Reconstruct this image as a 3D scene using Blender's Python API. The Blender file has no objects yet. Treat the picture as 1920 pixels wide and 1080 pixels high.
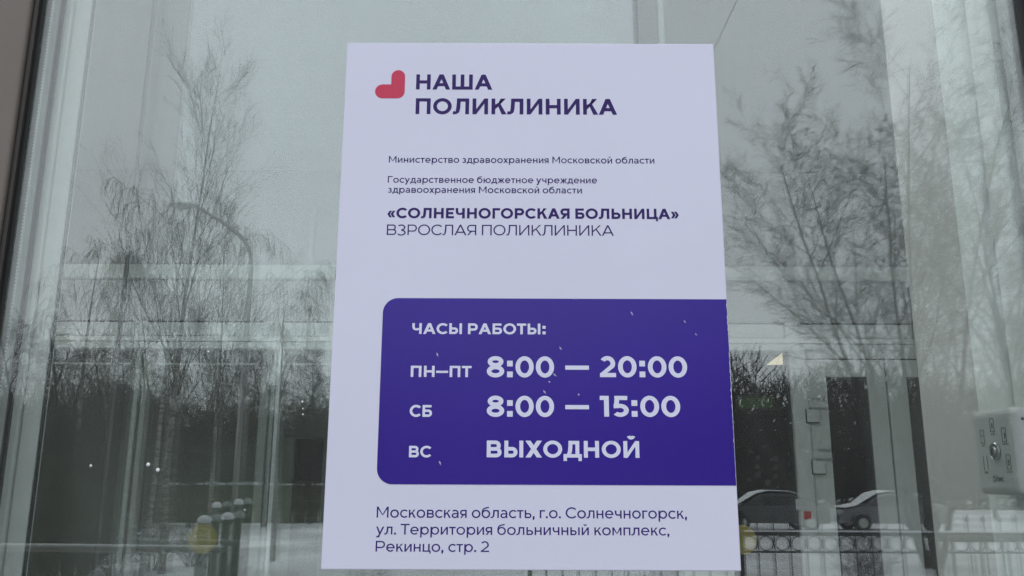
import bpy, math, random
import numpy as np
from mathutils import Vector, Matrix

random.seed(7)
rng = np.random.default_rng(7)
R = math.radians
SC = bpy.context.scene
COL = SC.collection

# ------------------------------------------------------------------ camera
FPX = 1600.0                      # focal length in pixels of the 1920 px wide photograph
PITCH, ROLL = 12.68, 0.22
CAM = Vector((0.0, -0.931, 1.9))
cam_d = bpy.data.cameras.new('camera')
cam_d.sensor_width = 36.0
cam_d.lens = FPX / 1920 * 36
cam_d.clip_start = 0.02
cam_d.clip_end = 2000
cam = bpy.data.objects.new('camera', cam_d)
COL.objects.link(cam)
ROT = Matrix.Rotation(R(90 + PITCH), 3, 'X') @ Matrix.Rotation(R(ROLL), 3, 'Z')
cam.location = CAM
cam.rotation_euler = ROT.to_euler()
SC.camera = cam

# ------------------------------------------------------------------ sky and sun (overcast winter day)
world = bpy.data.worlds.new('World')
SC.world = world
world.use_nodes = True
wn = world.node_tree
wn.nodes.clear()
SUN_EL, SUN_AZ = 64.0, 215.0
sky = wn.nodes.new('ShaderNodeTexSky')
sky.sky_type = 'NISHITA'
sky.sun_disc = False
sky.sun_elevation = R(SUN_EL)
sky.sun_rotation = R(SUN_AZ)
sky.air_density = 1.0
sky.dust_density = 3.0
mul = wn.nodes.new('ShaderNodeVectorMath'); mul.operation = 'SCALE'
mul.inputs['Scale'].default_value = 0.16
wn.links.new(sky.outputs[0], mul.inputs[0])
tc = wn.nodes.new('ShaderNodeTexCoord')
cl = wn.nodes.new('ShaderNodeTexNoise'); cl.inputs['Scale'].default_value = 1.6; cl.inputs['Detail'].default_value = 3
wn.links.new(tc.outputs['Generated'], cl.inputs['Vector'])
rmp = wn.nodes.new('ShaderNodeValToRGB')
rmp.color_ramp.elements[0].position = 0.3; rmp.color_ramp.elements[0].color = (7.5, 8.05, 8.6, 1)
rmp.color_ramp.elements[1].position = 0.7; rmp.color_ramp.elements[1].color = (8.5, 9.05, 9.6, 1)
wn.links.new(cl.outputs[0], rmp.inputs[0])
mx = wn.nodes.new('ShaderNodeVectorMath'); mx.operation = 'ADD'
wn.links.new(mul.outputs[0], mx.inputs[0]); wn.links.new(rmp.outputs[0], mx.inputs[1])
bg = wn.nodes.new('ShaderNodeBackground'); bg.inputs['Strength'].default_value = 0.12
wo = wn.nodes.new('ShaderNodeOutputWorld')
wn.links.new(mx.outputs[0], bg.inputs['Color']); wn.links.new(bg.outputs[0], wo.inputs['Surface'])

sun_d = bpy.data.lights.new('sun', 'SUN')
sun_d.energy = 0.6; sun_d.angle = R(25); sun_d.color = (1.0, 0.97, 0.92)
sun = bpy.data.objects.new('sun', sun_d); COL.objects.link(sun)
az = R(SUN_AZ)
sdir = Vector((math.sin(az) * math.cos(R(SUN_EL)), math.cos(az) * math.cos(R(SUN_EL)), math.sin(R(SUN_EL))))
sun.rotation_euler = sdir.to_track_quat('Z', 'Y').to_euler()
sun.location = (0, -10, 20)

SC.view_settings.view_transform = 'Standard'
SC.view_settings.look = 'None'
SC.view_settings.gamma = 1.0
SC.view_settings.exposure = 0.0
SC.view_settings.use_curve_mapping = False
SC.render.engine = 'CYCLES'
SC.cycles.max_bounces = 10
SC.cycles.glossy_bounces = 4
SC.cycles.transparent_max_bounces = 40
SC.cycles.caustics_reflective = False
SC.cycles.caustics_refractive = False
SC.cycles.use_denoising = True
SC.cycles.denoising_input_passes = 'RGB_ALBEDO'
SC.cycles.denoising_prefilter = 'NONE'
SC.cycles.use_adaptive_sampling = False
SC.cycles.sample_clamp_indirect = 4.0

# ------------------------------------------------------------------ measuring helpers
def ray(px, py):
    return ROT @ Vector(((px - 960) / FPX, -(py - 540) / FPX, -1.0))

def at(px, py, Y):
    """point of the plane y = Y seen at a pixel of the photograph"""
    d = ray(px, py)
    return CAM + d * ((Y - CAM.y) / d.y)

def atx(px, py, X):
    d = ray(px, py)
    return CAM + d * ((X - CAM.x) / d.x)

def mirrored(px, py, D):
    """the place outside, D metres in front of the glass, that the glass mirrors at a pixel"""
    p = at(px, py, D)
    return Vector((p.x, -D, p.z))

# ------------------------------------------------------------------ materials
def mat(name, col, rough=0.6, metal=0.0, spec=0.5, var=0.0, vscale=8.0, bump=0.0, bscale=60.0, coat=0.0, emit=None, estr=0.0, var2=None, stretch=None):
    m = bpy.data.materials.new(name); m.use_nodes = True
    nt = m.node_tree; b = nt.nodes['Principled BSDF']
    b.inputs['Base Color'].default_value = (*col, 1)
    b.inputs['Roughness'].default_value = rough
    b.inputs['Metallic'].default_value = metal
    b.inputs['Specular IOR Level'].default_value = spec
    b.inputs['Coat Weight'].default_value = coat
    b.inputs['Coat Roughness'].default_value = 0.12
    tcn = nt.nodes.new('ShaderNodeTexCoord')
    src = tcn.outputs['Object']
    if stretch:
        mp = nt.nodes.new('ShaderNodeMapping'); mp.inputs['Scale'].default_value = stretch
        nt.links.new(src, mp.inputs[0]); src = mp.outputs[0]
    if var:
        n = nt.nodes.new('ShaderNodeTexNoise'); n.inputs['Scale'].default_value = vscale; n.inputs['Detail'].default_value = 6
        nt.links.new(src, n.inputs['Vector'])
        r = nt.nodes.new('ShaderNodeValToRGB')
        c2 = var2 or tuple(c * (1 - var) for c in col)
        r.color_ramp.elements[0].position = 0.35; r.color_ramp.elements[0].color = (*c2, 1)
        r.color_ramp.elements[1].position = 0.65; r.color_ramp.elements[1].color = (*[min(1, c * (1 + var * .4)) for c in col], 1)
        nt.links.new(n.outputs[0], r.inputs[0]); nt.links.new(r.outputs[0], b.inputs['Base Color'])
    if bump:
        n = nt.nodes.new('ShaderNodeTexNoise'); n.inputs['Scale'].default_value = bscale; n.inputs['Detail'].default_value = 4
        nt.links.new(src, n.inputs['Vector'])
        bp = nt.nodes.new('ShaderNodeBump'); bp.inputs['Strength'].default_value = bump; bp.inputs['Distance'].default_value = 0.01
        nt.links.new(n.outputs[0], bp.inputs['Height']); nt.links.new(bp.outputs[0], b.inputs['Normal'])
    if emit:
        b.inputs['Emission Color'].default_value = (*emit, 1); b.inputs['Emission Strength'].default_value = estr
    return m

def glass_mat(name, f0, tint, smudge=0.0):
    """coated window glass: tinted, mirrors a share f0 of the light on each face, more at a slant"""
    m = bpy.data.materials.new(name); m.use_nodes = True
    nt = m.node_tree; nt.nodes.clear()
    out = nt.nodes.new('ShaderNodeOutputMaterial')
    tr = nt.nodes.new('ShaderNodeBsdfTransparent'); tr.inputs[0].default_value = (*tint, 1)
    gl = nt.nodes.new('ShaderNodeBsdfGlossy'); gl.inputs['Roughness'].default_value = 0.0
    gl.inputs['Color'].default_value = (0.98, 0.985, 0.97, 1)
    lw = nt.nodes.new('ShaderNodeLayerWeight'); lw.inputs['Blend'].default_value = 0.5
    pw = nt.nodes.new('ShaderNodeMath'); pw.operation = 'POWER'; pw.inputs[1].default_value = 5
    nt.links.new(lw.outputs['Facing'], pw.inputs[0])
    ma = nt.nodes.new('ShaderNodeMath'); ma.operation = 'MULTIPLY_ADD'; ma.inputs[1].default_value = 1 - f0; ma.inputs[2].default_value = f0
    nt.links.new(pw.outputs[0], ma.inputs[0])
    mix = nt.nodes.new('ShaderNodeMixShader')
    nt.links.new(ma.outputs[0], mix.inputs[0]); nt.links.new(tr.outputs[0], mix.inputs[1]); nt.links.new(gl.outputs[0], mix.inputs[2])
    last = mix.outputs[0]
    if smudge:
        # dust film on the outer face
        t = nt.nodes.new('ShaderNodeTexCoord')
        mp = nt.nodes.new('ShaderNodeMapping'); mp.inputs['Scale'].default_value = (9, 9, 2.2)
        nz = nt.nodes.new('ShaderNodeTexNoise'); nz.inputs['Scale'].default_value = 1.0; nz.inputs['Detail'].default_value = 8
        nt.links.new(t.outputs['Object'], mp.inputs[0]); nt.links.new(mp.outputs[0], nz.inputs['Vector'])
        mr = nt.nodes.new('ShaderNodeMapRange'); mr.inputs['From Min'].default_value = 0.35; mr.inputs['From Max'].default_value = 0.75
        mr.inputs['To Min'].default_value = smudge * 0.3; mr.inputs['To Max'].default_value = smudge
        nt.links.new(nz.outputs[0], mr.inputs['Value'])
        df = nt.nodes.new('ShaderNodeBsdfDiffuse'); df.inputs[0].default_value = (0.55, 0.58, 0.56, 1)
        m2 = nt.nodes.new('ShaderNodeMixShader')
        nt.links.new(mr.outputs[0], m2.inputs[0]); nt.links.new(last, m2.inputs[1]); nt.links.new(df.outputs[0], m2.inputs[2])
        last = m2.outputs[0]
    nt.links.new(last, out.inputs['Surface'])
    return m

M = {}
M['panel'] = mat('sign_white', (0.68, 0.675, 0.81), 0.45, spec=0.3, var=0.02, vscale=5, bump=0.02, bscale=900)
M['violet'] = mat('print_violet', (0.028, 0.006, 0.265), 0.26, spec=0.5, var=0.12, vscale=3)
M['ink'] = mat('print_ink', (0.030, 0.012, 0.12), 0.5, spec=0.25)
M['ink_violet'] = mat('print_ink_violet', (0.036, 0.012, 0.17), 0.5, spec=0.25)
M['rose'] = mat('print_rose', (0.56, 0.035, 0.09), 0.45, spec=0.4)
M['ink_white'] = mat('print_white', (0.70, 0.70, 0.86), 0.45, spec=0.35)
M['brown'] = mat('taupe_cladding', (0.155, 0.128, 0.108), 0.42, var=0.12, vscale=3, bump=0.05, bscale=300)
M['dark_brown'] = mat('dark_brown_trim', (0.035, 0.030, 0.027), 0.5, var=0.2, vscale=30)
M['rubber'] = mat('black_rubber', (0.006, 0.006, 0.006), 0.6, var=0.3, vscale=80)
M['gasket'] = mat('glossy_gasket', (0.015, 0.014, 0.022), 0.25, coat=0.5)
M['spacer'] = mat('spacer_metal', (0.46, 0.49, 0.47), 0.35, metal=0.15, var=0.15, vscale=40)
M['frame_white'] = mat('white_frame', (0.80, 0.82, 0.79), 0.35, var=0.06, vscale=12, bump=0.03, bscale=200)
M['left_frame'] = mat('left_frame_paint', (0.66, 0.67, 0.63), 0.4, var=0.08, vscale=12, bump=0.03, bscale=200)
M['stile_grey'] = mat('grey_stile', (0.17, 0.165, 0.16), 0.4, var=0.05, vscale=12)
M['room_left'] = mat('green_grey_wall', (0.60, 0.63, 0.55), 0.9, var=0.15, vscale=2)
M['wall_white'] = mat('white_wall', (0.74, 0.76, 0.74), 0.75, var=0.06, vscale=4, bump=0.15, bscale=120)
M['wall_grey'] = mat('grey_wall', (0.42, 0.42, 0.415), 0.8, var=0.08, vscale=4, bump=0.2, bscale=120)
M['ceiling'] = mat('ceiling_paint', (0.66, 0.68, 0.68), 0.85, var=0.03, vscale=3)
M['floor'] = mat('floor_tile', (0.62, 0.62, 0.60), 0.35, var=0.2, vscale=6)
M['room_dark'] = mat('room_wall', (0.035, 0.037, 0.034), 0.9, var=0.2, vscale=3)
M['door_white'] = mat('door_white', (0.68, 0.70, 0.685), 0.4, var=0.05, vscale=9)
M['seam'] = mat('dark_seam', (0.02, 0.02, 0.02), 0.8)
M['plastic_grey'] = mat('control_plastic', (0.50, 0.51, 0.50), 0.45, var=0.05, vscale=30, bump=0.08, bscale=900)
M['steel'] = mat('brushed_steel', (0.35, 0.35, 0.35), 0.3, metal=1.0, bump=0.1, bscale=500)
M['black_print'] = mat('black_print', (0.01, 0.01, 0.01), 0.6)
M['yellow'] = mat('yellow_sticker', (0.36, 0.28, 0.05), 0.5)
M['red'] = mat('red_sticker', (0.55, 0.03, 0.03), 0.5)
M['paper'] = mat('paper', (0.6, 0.62, 0.62), 0.8)
M['green'] = mat('exit_green', (0.06, 0.12, 0.05), 0.5, emit=(0.2, 0.5, 0.1), estr=0.07)
M['warm'] = mat('warm_lamp', (0.9, 0.85, 0.7), 0.5, emit=(1.0, 0.82, 0.55), estr=1.0)
M['warm_soft'] = mat('warm_lamp_soft', (0.8, 0.78, 0.7), 0.5, emit=(1.0, 0.9, 0.68), estr=0.3)
M['cool'] = mat('fill_panel_glow', (0.85, 0.87, 0.87), 0.5, emit=(0.92, 1.0, 0.98), estr=15.0)  # glow of the added fill panels in the vestibule
M['iron'] = mat('black_iron', (0.012, 0.012, 0.013), 0.45, var=0.3, vscale=30)
M['green_paint'] = mat('dark_green_paint', (0.02, 0.045, 0.032), 0.5, var=0.2, vscale=20)
M['snow'] = mat('snow', (0.80, 0.82, 0.85), 0.7, var=0.04, vscale=0.8, bump=0.5, bscale=3)
M['ground'] = mat('snow_ground', (0.78, 0.80, 0.83), 0.75, var=0.25, vscale=0.25, bump=0.6, bscale=1.5, var2=(0.5, 0.51, 0.52))
M['bark'] = mat('dark_bark', (0.045, 0.040, 0.035), 0.9, var=0.4, vscale=10)
M['twig'] = mat('twig', (0.040, 0.033, 0.028), 0.9)
M['birch_bark'] = mat('birch_bark', (0.34, 0.33, 0.31), 0.85, var=0.85, vscale=3.0, stretch=(1, 1, 7))
M['needle'] = mat('needle', (0.018, 0.030, 0.016), 0.85, var=0.5, vscale=2)
M['olive'] = mat('olive_boards', (0.085, 0.082, 0.050), 0.8, var=0.3, vscale=2)
M['car_silver'] = mat('silver_car_paint', (0.13, 0.135, 0.14), 0.3, metal=0.3, coat=0.6)
M['car_dark'] = mat('dark_car_paint', (0.03, 0.03, 0.033), 0.3, coat=0.6)
M['car_glass'] = mat('car_glass', (0.01, 0.011, 0.012), 0.06, spec=0.8)
M['lamp_glass'] = mat('headlight_glass', (0.6, 0.6, 0.6), 0.15)
M['concrete'] = mat('porch_concrete', (0.30, 0.30, 0.29), 0.85, var=0.2, vscale=5, bump=0.3, bscale=50)
M['brick_far'] = mat('pinkish_render', (0.20, 0.17, 0.165), 0.9, var=0.2, vscale=1)
M['outer_glass'] = glass_mat('outer_glass', 0.088, (0.975, 0.99, 0.985), smudge=0.045)
M['inner_glass'] = glass_mat('inner_glass', 0.074, (0.975, 0.992, 0.985))
M['leaf_glass'] = glass_mat('door_leaf_glass', 0.118, (0.965, 0.985, 1.0))
M['room_glass'] = glass_mat('vestibule_glass', 0.03, (0.8, 0.82, 0.8))
drop_m = mat('water_drop', (0.75, 0.77, 0.78), 0.12, spec=0.9)
M['drop'] = drop_m

# ------------------------------------------------------------------ object helpers
def tag(o, label=None, cat=None, group=None, kind=None):
    if label: o['label'] = label
    if cat: o['category'] = cat
    if group: o['group'] = group
    if kind: o['kind'] = kind
    return o

def empty(name, loc, label, cat, group=None, rz=0.0):
    o = bpy.data.objects.new(name, None); COL.objects.link(o)
    o.empty_display_size = 0.1
    o.location = loc; o.rotation_euler = (0, 0, rz)
    o['label'] = label; o['category'] = cat
    if group: o['group'] = group
    return o

class MB:
    """collects world-space faces, builds ONE mesh object"""
    def __init__(self): self.v = []; self.f = []; self.mi = []
    def add(self, vs, fs, mi=0):
        n = len(self.v); self.v += [tuple(p) for p in vs]
        self.f += [tuple(i + n for i in f) for f in fs]; self.mi += [mi] * len(fs)
    def box(self, x0, x1, y0, y1, z0, z1, mi=0, bev=0.0):
        if x0 > x1: x0, x1 = x1, x0
        if y0 > y1: y0, y1 = y1, y0
        if z0 > z1: z0, z1 = z1, z0
        vs = [(x0,y0,z0),(x1,y0,z0),(x1,y1,z0),(x0,y1,z0),(x0,y0,z1),(x1,y0,z1),(x1,y1,z1),(x0,y1,z1)]
        self.add(vs, [(0,3,2,1),(4,5,6,7),(0,1,5,4),(1,2,6,5),(2,3,7,6),(3,0,4,7)], mi)
        return self
    def prism(self, pts, n, mi=0):
        """pts: closed loop of 3-D points; n: extrusion vector"""
        k = len(pts); n = Vector(n)
        a = [Vector(p) for p in pts]; b = [p + n for p in a]
        fs = [tuple(range(k))[::-1], tuple(range(k, 2 * k))] + [(i, (i + 1) % k, (i + 1) % k + k, i + k) for i in range(k)]
        self.add(a + b, fs, mi); return self
    def tube(self, p0, p1, r0, r1=None, n=8, mi=0):
        r1 = r0 if r1 is None else r1
        p0 = Vector(p0); p1 = Vector(p1); d = (p1 - p0).normalized()
        a = d.orthogonal().normalized(); b = d.cross(a)
        vs = []
        for p, r in ((p0, r0), (p1, r1)):
            for i in range(n):
                t = 2 * math.pi * i / n
                vs.append(p + (a * math.cos(t) + b * math.sin(t)) * r)
        fs = [(i, (i + 1) % n, (i + 1) % n + n, i + n) for i in range(n)] + [tuple(range(n))[::-1], tuple(range(n, 2 * n))]
        self.add(vs, fs, mi); return self
    def path(self, pts, r, n=6, mi=0):
        for a, b in zip(pts[:-1], pts[1:]): self.tube(a, b, r, r, n, mi)
        return self
    def lathe(self, prof, c, axis='Z', n=20, mi=0, sy=1.0):
        """prof: (radius, height) pairs"""
        vs = []
        for r, h in prof:
            for i in range(n):
                t = 2 * math.pi * i / n
                a, b = r * math.cos(t), r * math.sin(t) * sy
                vs.append((c[0]+a, c[1]+b, c[2]+h) if axis == 'Z' else (c[0]+h, c[1]+a, c[2]+b) if axis == 'X' else (c[0]+a, c[1]+h, c[2]+b))
        fs = []
        for j in range(len(prof) - 1):
            for i in range(n):
                k = (i + 1) % n
                fs.append((j*n+i, j*n+k, (j+1)*n+k, (j+1)*n+i))
        fs.append(tuple(range(n))[::-1]); fs.append(tuple((len(prof)-1)*n + i for i in range(n)))
        self.add(vs, fs, mi); return self
    def build(self, name, m, parent=None, bevel=0.0, smooth=False, segs=2):
        me = bpy.data.meshes.new(name)
        off = Vector(parent_origin(parent)) if parent else Vector((0, 0, 0))
        me.from_pydata([tuple(Vector(v) - off) for v in self.v], [], self.f)
        for mm in (m if isinstance(m, (list, tuple)) else [m]): me.materials.append(mm)
        me.polygons.foreach_set('material_index', self.mi)
        me.update()
        o = bpy.data.objects.new(name, me); COL.objects.link(o)
        if parent: o.parent = parent
        if smooth: me.polygons.foreach_set('use_smooth', [True] * len(me.polygons))
        if bevel:
            b = o.modifiers.new('bevel', 'BEVEL'); b.width = bevel; b.segments = segs; b.limit_method = 'ANGLE'; b.angle_limit = R(40)
        return o

def parent_origin(p):
    o = Vector((0, 0, 0))
    while p: o += p.location; p = p.parent
    return o

def box(name, m, parent, x0, x1, y0, y1, z0, z1, bevel=0.0):
    return MB().box(x0, x1, y0, y1, z0, z1).build(name, m, parent, bevel)

def copy_tree(src, parent=None, data=True):
    c = src.copy(); COL.objects.link(c)
    if parent: c.parent = parent
    for ch in list(src.children): copy_tree(ch, c)
    return c

# ================================================================== THE SETTING
GZ = 0.0        # snow level
FZ = 0.30       # porch and floor level
g = MB()
N = 60
xs = [math.copysign(abs(t) ** 2.2, t) * 400 for t in np.linspace(-1, 1, N)]
ys = [-0.02 - (t ** 2.2) * 500 for t in np.linspace(0, 1, N)]
gv = []
for y in ys:
    for x in xs:
        z = GZ
        if y < -9: z += 0.10 * math.sin(x * .31 + y * .17) * math.sin(y * .23 + 1.2) + 0.05 * math.sin(x * .9 + y * .7)
        gv.append((x, y, z))
gf = [(j*N+i, j*N+i+1, (j+1)*N+i+1, (j+1)*N+i) for j in range(N-1) for i in range(N-1)]
g.add(gv, gf)
tag(g.build('ground', M['ground'], smooth=True), kind='structure')
tag(box('ground', M['ground'], None, -400, 400, 0.0, 300, GZ - 0.3, GZ - 0.02), kind='structure')
tag(box('porch_floor', M['concrete'], None, -3.2, 3.2, -2.9, -0.06, GZ - .05, FZ, 0.01), kind='structure')

# ================================================================== FACADE
# glass opening
XL = at(14, 540, 0).x            # left edge of the visible glass (right side of the black gasket)
XR = at(1912, 60, 0).x
Z_BOT, Z_TOP = FZ + 0.12, 4.3
fac = empty('building_facade', (0, 0, FZ), 'taupe clad front wall of the clinic round the glazed entrance bay', 'building')
box('wall', M['brown'], fac, -9, -2.0, -0.10, 0.34, FZ - .3, 6.2, 0.004)
box('wall', M['brown'], fac, 2.0, 9, -0.10, 0.34, FZ - .3, 6.2, 0.004)
box('wall', M['brown'], fac, -2.0, 2.0, -0.10, 0.34, Z_TOP + .08, 6.2, 0.004)
box('plinth', M['dark_brown'], fac, -2.0, 2.0, -0.05, 0.08, FZ - .3, Z_BOT - .04, 0.004)

# left brown post and its stepped trim; measured at y = 0 px
def vx(px, py, Y): return at(px, py, Y).x
xa = vx(60, 0, -0.012)
post = empty('mullion_post', (xa - .1, 0, Z_BOT), 'wide taupe aluminium post at the left edge of the glazing', 'post')
box('cover_profile', M['brown'], post, -0.68, xa, -0.014, 0.10, Z_BOT - .04, Z_TOP + .08, 0.003)
box('side_trim', M['dark_brown'], post, xa + .0005, vx(75, 0, -0.006), -0.008, 0.02, Z_BOT - .04, Z_TOP + .08, 0.001)
xb = vx(1906, 0, -0.006)
post2 = empty('mullion_post', (xb + .1, 0, Z_BOT), 'dark edged taupe aluminium post at the far right edge of the glazing', 'post')
box('cover_profile', M['brown'], post2, xb + .035, 0.80, -0.014, 0.10, Z_BOT - .04, Z_TOP + .08, 0.003)
box('side_trim', M['dark_brown'], post2, xb + .012, xb + .0345, -0.008, 0.02, Z_BOT - .04, Z_TOP + .08, 0.001)

win = empty('entrance_glazing', (0, 0, Z_BOT), 'tall double glazed pane mirroring bare trees and overcast sky', 'window')
gx0, gx1 = vx(77, 0, 0), xb + .011
box('gasket', M['rubber'], win, gx0 - .006, XL, -0.003, -0.0006, Z_BOT, Z_TOP, 0.001)
box('gasket', M['rubber'], win, xb, gx1 + .002, -0.003, -0.0006, Z_BOT, Z_TOP, 0.001)
box('glass_pane', M['outer_glass'], win, gx0, gx1, 0.0, 0.005, Z_BOT, Z_TOP)
p2 = MB().box(gx0 + .0, gx1, 0.021, 0.025, Z_BOT, Z_TOP).build('glass_pane', M['inner_glass'], win)
# the second pane sits a hair out of parallel, which doubles the mirrored picture
p2.rotation_euler = (R(-0.01), 0, R(0.028))
# spacer bar with its perforations, left and right
sx1 = vx(38, 540, 0.014)
box('spacer_bar', M['spacer'], win, gx0 + .001, sx1, 0.0065, 0.0185, Z_BOT + .005, Z_TOP - .005)
dots = MB(); z = 1.2
while z < 3.4:
    dots.box(sx1 - .0030, sx1 - .0018, 0.0058, 0.0064, z, z + .0016); z += 0.0042
dots.build('spacer_perforations', M['frame_white'], win)['kind'] = 'stuff'
box('spacer_bar', M['spacer'], win, xb - .010, gx1, 0.0065, 0.0185, Z_BOT + .005, Z_TOP - .005)
# dark strip, then the white inner frame
wx0, wx1 = vx(50, 540, 0.030), vx(109, 540, 0.030)
box('inner_gasket', M['gasket'], win, sx1 + .0006, wx0 - .0006, 0.0262, 0.034, Z_BOT, Z_TOP)
fr = MB().box(wx0, wx0 + (wx1 - wx0) * .30, 0.030, 0.047, Z_BOT - .03, Z_TOP)
fr.build('inner_frame', M['left_frame'], win, 0.002)
box('inner_frame', M['left_frame'], win, wx0 + (wx1 - wx0) * .30 + .0006, wx1 - .0032, 0.0335, 0.047, Z_BOT - .03, Z_TOP, 0.003)
box('inner_gasket', M['gasket'], win, wx1 - .0026, wx1, 0.0335, 0.0365, Z_BOT, Z_TOP)
rx0 = vx(1900, 420, 0.030)
box('inner_frame', M['frame_white'], win, rx0, rx0 + .07, 0.030, 0.075, Z_BOT - .03, Z_TOP, 0.003)
box('bottom_rail', M['frame_white'], win, wx0, rx0 + .07, 0.030, 0.085, Z_BOT - .10, Z_BOT - .031, 0.003)
box('top_rail', M['frame_white'], win, wx0, rx0 + .07, 0.030, 0.085, Z_TOP + .001, Z_TOP + .07, 0.003)

# neighbouring bays of glazing (out of the picture), added to light the vestibule
for s, x0, x1, lab in ((-1, -2.0, -0.681, 'unseen glazed bay added left of the wide taupe post to light the vestibule'), (1, 0.801, 2.0, 'unseen glazed bay added right of the dark edged taupe post to light the vestibule')):
    w = empty('added_side_glazing', ((x0 + x1) / 2, 0, Z_BOT), lab, 'window')
    box('glass_pane', M['inner_glass'], w, x0 + .045, x1 - .045, 0.0, 0.006, Z_BOT + .01, Z_TOP)
    box('frame', M['brown'], w, x0, x0 + .044, -0.03, 0.06, Z_BOT - .03, Z_TOP + .07)
    box('frame', M['brown'], w, x1 - .044, x1, -0.03, 0.06, Z_BOT - .03, Z_TOP + .07)
    box('frame', M['brown'], w, x0 + .0445, x1 - .0445, -0.03, 0.06, Z_TOP + .001, Z_TOP + .07)
    box('frame', M['brown'], w, x0 + .0445, x1 - .0445, -0.03, 0.06, Z_BOT - .03, Z_BOT + .009)

# right side: white reveal board, then a deeper pier with its shade painted grey
WX = 0.585
yb0 = 0.078
yb1 = atx(1830, 760, WX).y
yb2 = atx(1757, 1075, WX + .004).y
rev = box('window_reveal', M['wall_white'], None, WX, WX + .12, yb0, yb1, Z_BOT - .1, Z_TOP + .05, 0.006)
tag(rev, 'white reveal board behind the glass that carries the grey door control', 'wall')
M['pier'] = mat('pier_shade_grey', (0.52, 0.50, 0.49), 0.75, var=0.06, vscale=4, bump=0.15, bscale=120)  # greyer than the reveal: shade of the deeper wall put into the colour
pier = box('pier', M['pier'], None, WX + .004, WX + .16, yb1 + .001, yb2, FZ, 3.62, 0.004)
tag(pier, 'pier behind the white reveal on the right, its shade painted in grey', 'pillar')

# ================================================================== SLIDING DOOR LEAF BEHIND THE GLASS
DY = 0.16
lx1, lx0 = vx(1198, 40, DY), vx(1246, 40, DY)
leafx = vx(282, 100, DY + .02)
sd = empty('sliding_door', (lx1, DY, FZ), 'glazed sliding door leaf with grey stile right behind the notice', 'door')
box('stile', M['stile_grey'], sd, lx1, lx1 + (lx0 - lx1) * .74, DY, DY + .045, FZ + .03, 3.9, 0.002)
box('stile_edge', M['spacer'], sd, lx1 + (lx0 - lx1) * .74 + .0005, lx0, DY + .004, DY + .045, FZ + .03, 3.9, 0.001)
box('seal', M['seam'], sd, lx1 - .0035, lx1 - .0004, DY + .004, DY + .03, FZ + .03, 3.9)
lg = box('glass_pane', M['leaf_glass'], sd, leafx, lx1 - .004, DY + .018, DY + .024, FZ + .1, 3.9)
box('edge_seal', M['stile_grey'], sd, leafx - .0035, leafx - .0005, DY + .017, DY + .025, FZ + .1, 3.9)
box('bottom_rail', M['frame_white'], sd, leafx, lx1 - .004, DY, DY + .045, FZ + .03, FZ + .099)

# ================================================================== VESTIBULE
IY = 3.6
CZ = at(390, 316, IY).z
vest = {}
tag(box('floor', M['floor'], None, -3.4, 3.2, 0.101, 8.0, FZ - .2, FZ), kind='structure')
tag(box('ceiling', M['ceiling'], None, -3.4, 3.2, 0.36, IY + .1, CZ + .0005, CZ + .1), kind='structure')
tag(box('ceiling', M['ceiling'], None, -3.4, 3.2, 0.10, 0.359, 4.38, 4.48), kind='structure')
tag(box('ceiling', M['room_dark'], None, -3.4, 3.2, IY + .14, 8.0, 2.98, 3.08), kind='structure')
tag(box('side_wall', M['wall_white'], None, -3.5, -3.4, 0.35, IY + .1, FZ, CZ + .1), kind='structure')
tag(box('side_wall', M['wall_white'], None, 3.2, 3.3, 0.35, IY + .1, FZ, CZ + .1), kind='structure')
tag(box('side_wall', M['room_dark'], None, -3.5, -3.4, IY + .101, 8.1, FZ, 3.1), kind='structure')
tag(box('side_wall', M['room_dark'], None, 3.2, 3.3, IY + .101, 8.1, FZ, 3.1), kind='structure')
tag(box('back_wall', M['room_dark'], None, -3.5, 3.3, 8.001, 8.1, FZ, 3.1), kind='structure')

def ix(px, py=720): return at(px, py, IY).x
def iz(py, px=960): return at(px, py, IY).z
inn = empty('inner_facade', (0, IY, FZ), 'white inner partition of the vestibule with dark glazed openings and door frames', 'partition')
M['post_white'] = mat('post_paint', (0.30, 0.315, 0.29), 0.4, var=0.06, vscale=12)
def seg(name, m, x0, x1, z0, z1, y0=0.0, y1=0.10, bev=0.003):
    return box(name, m, inn, x0, x1, IY + y0, IY + y1, z0, z1, bev)
z_h = iz(670)        # head of openings
z_655, z_640, z_632, z_603 = iz(655), iz(641), iz(632), iz(603)
z_525, z_500, z_385 = iz(525), iz(500), iz(385)
XA, XZ = -3.38, 3.18
seg('wall_panel', M['wall_grey'], XA, XZ, z_385, CZ - .0005, 0.02, 0.10)
# recess band between 385 and 500 px with two end posts
seg('recess_panel', M['wall_grey'], XA, XZ, z_500 + .001, z_385 - .001, 0.045, 0.10)
for px in (583, 1443):
    x = ix(px, 450); seg('band_post', M['spacer'], x - .012, x + .012, z_500 + .002, z_385 - .002, 0.0, 0.0445)
seg('beam', M['frame_white'], XA, XZ, z_525, z_500, -0.03, 0.10, 0.006)
seg('wall_panel', M['wall_grey'], XA, XZ, z_603 + .004, z_525 - .001, 0.012, 0.10)
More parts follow.
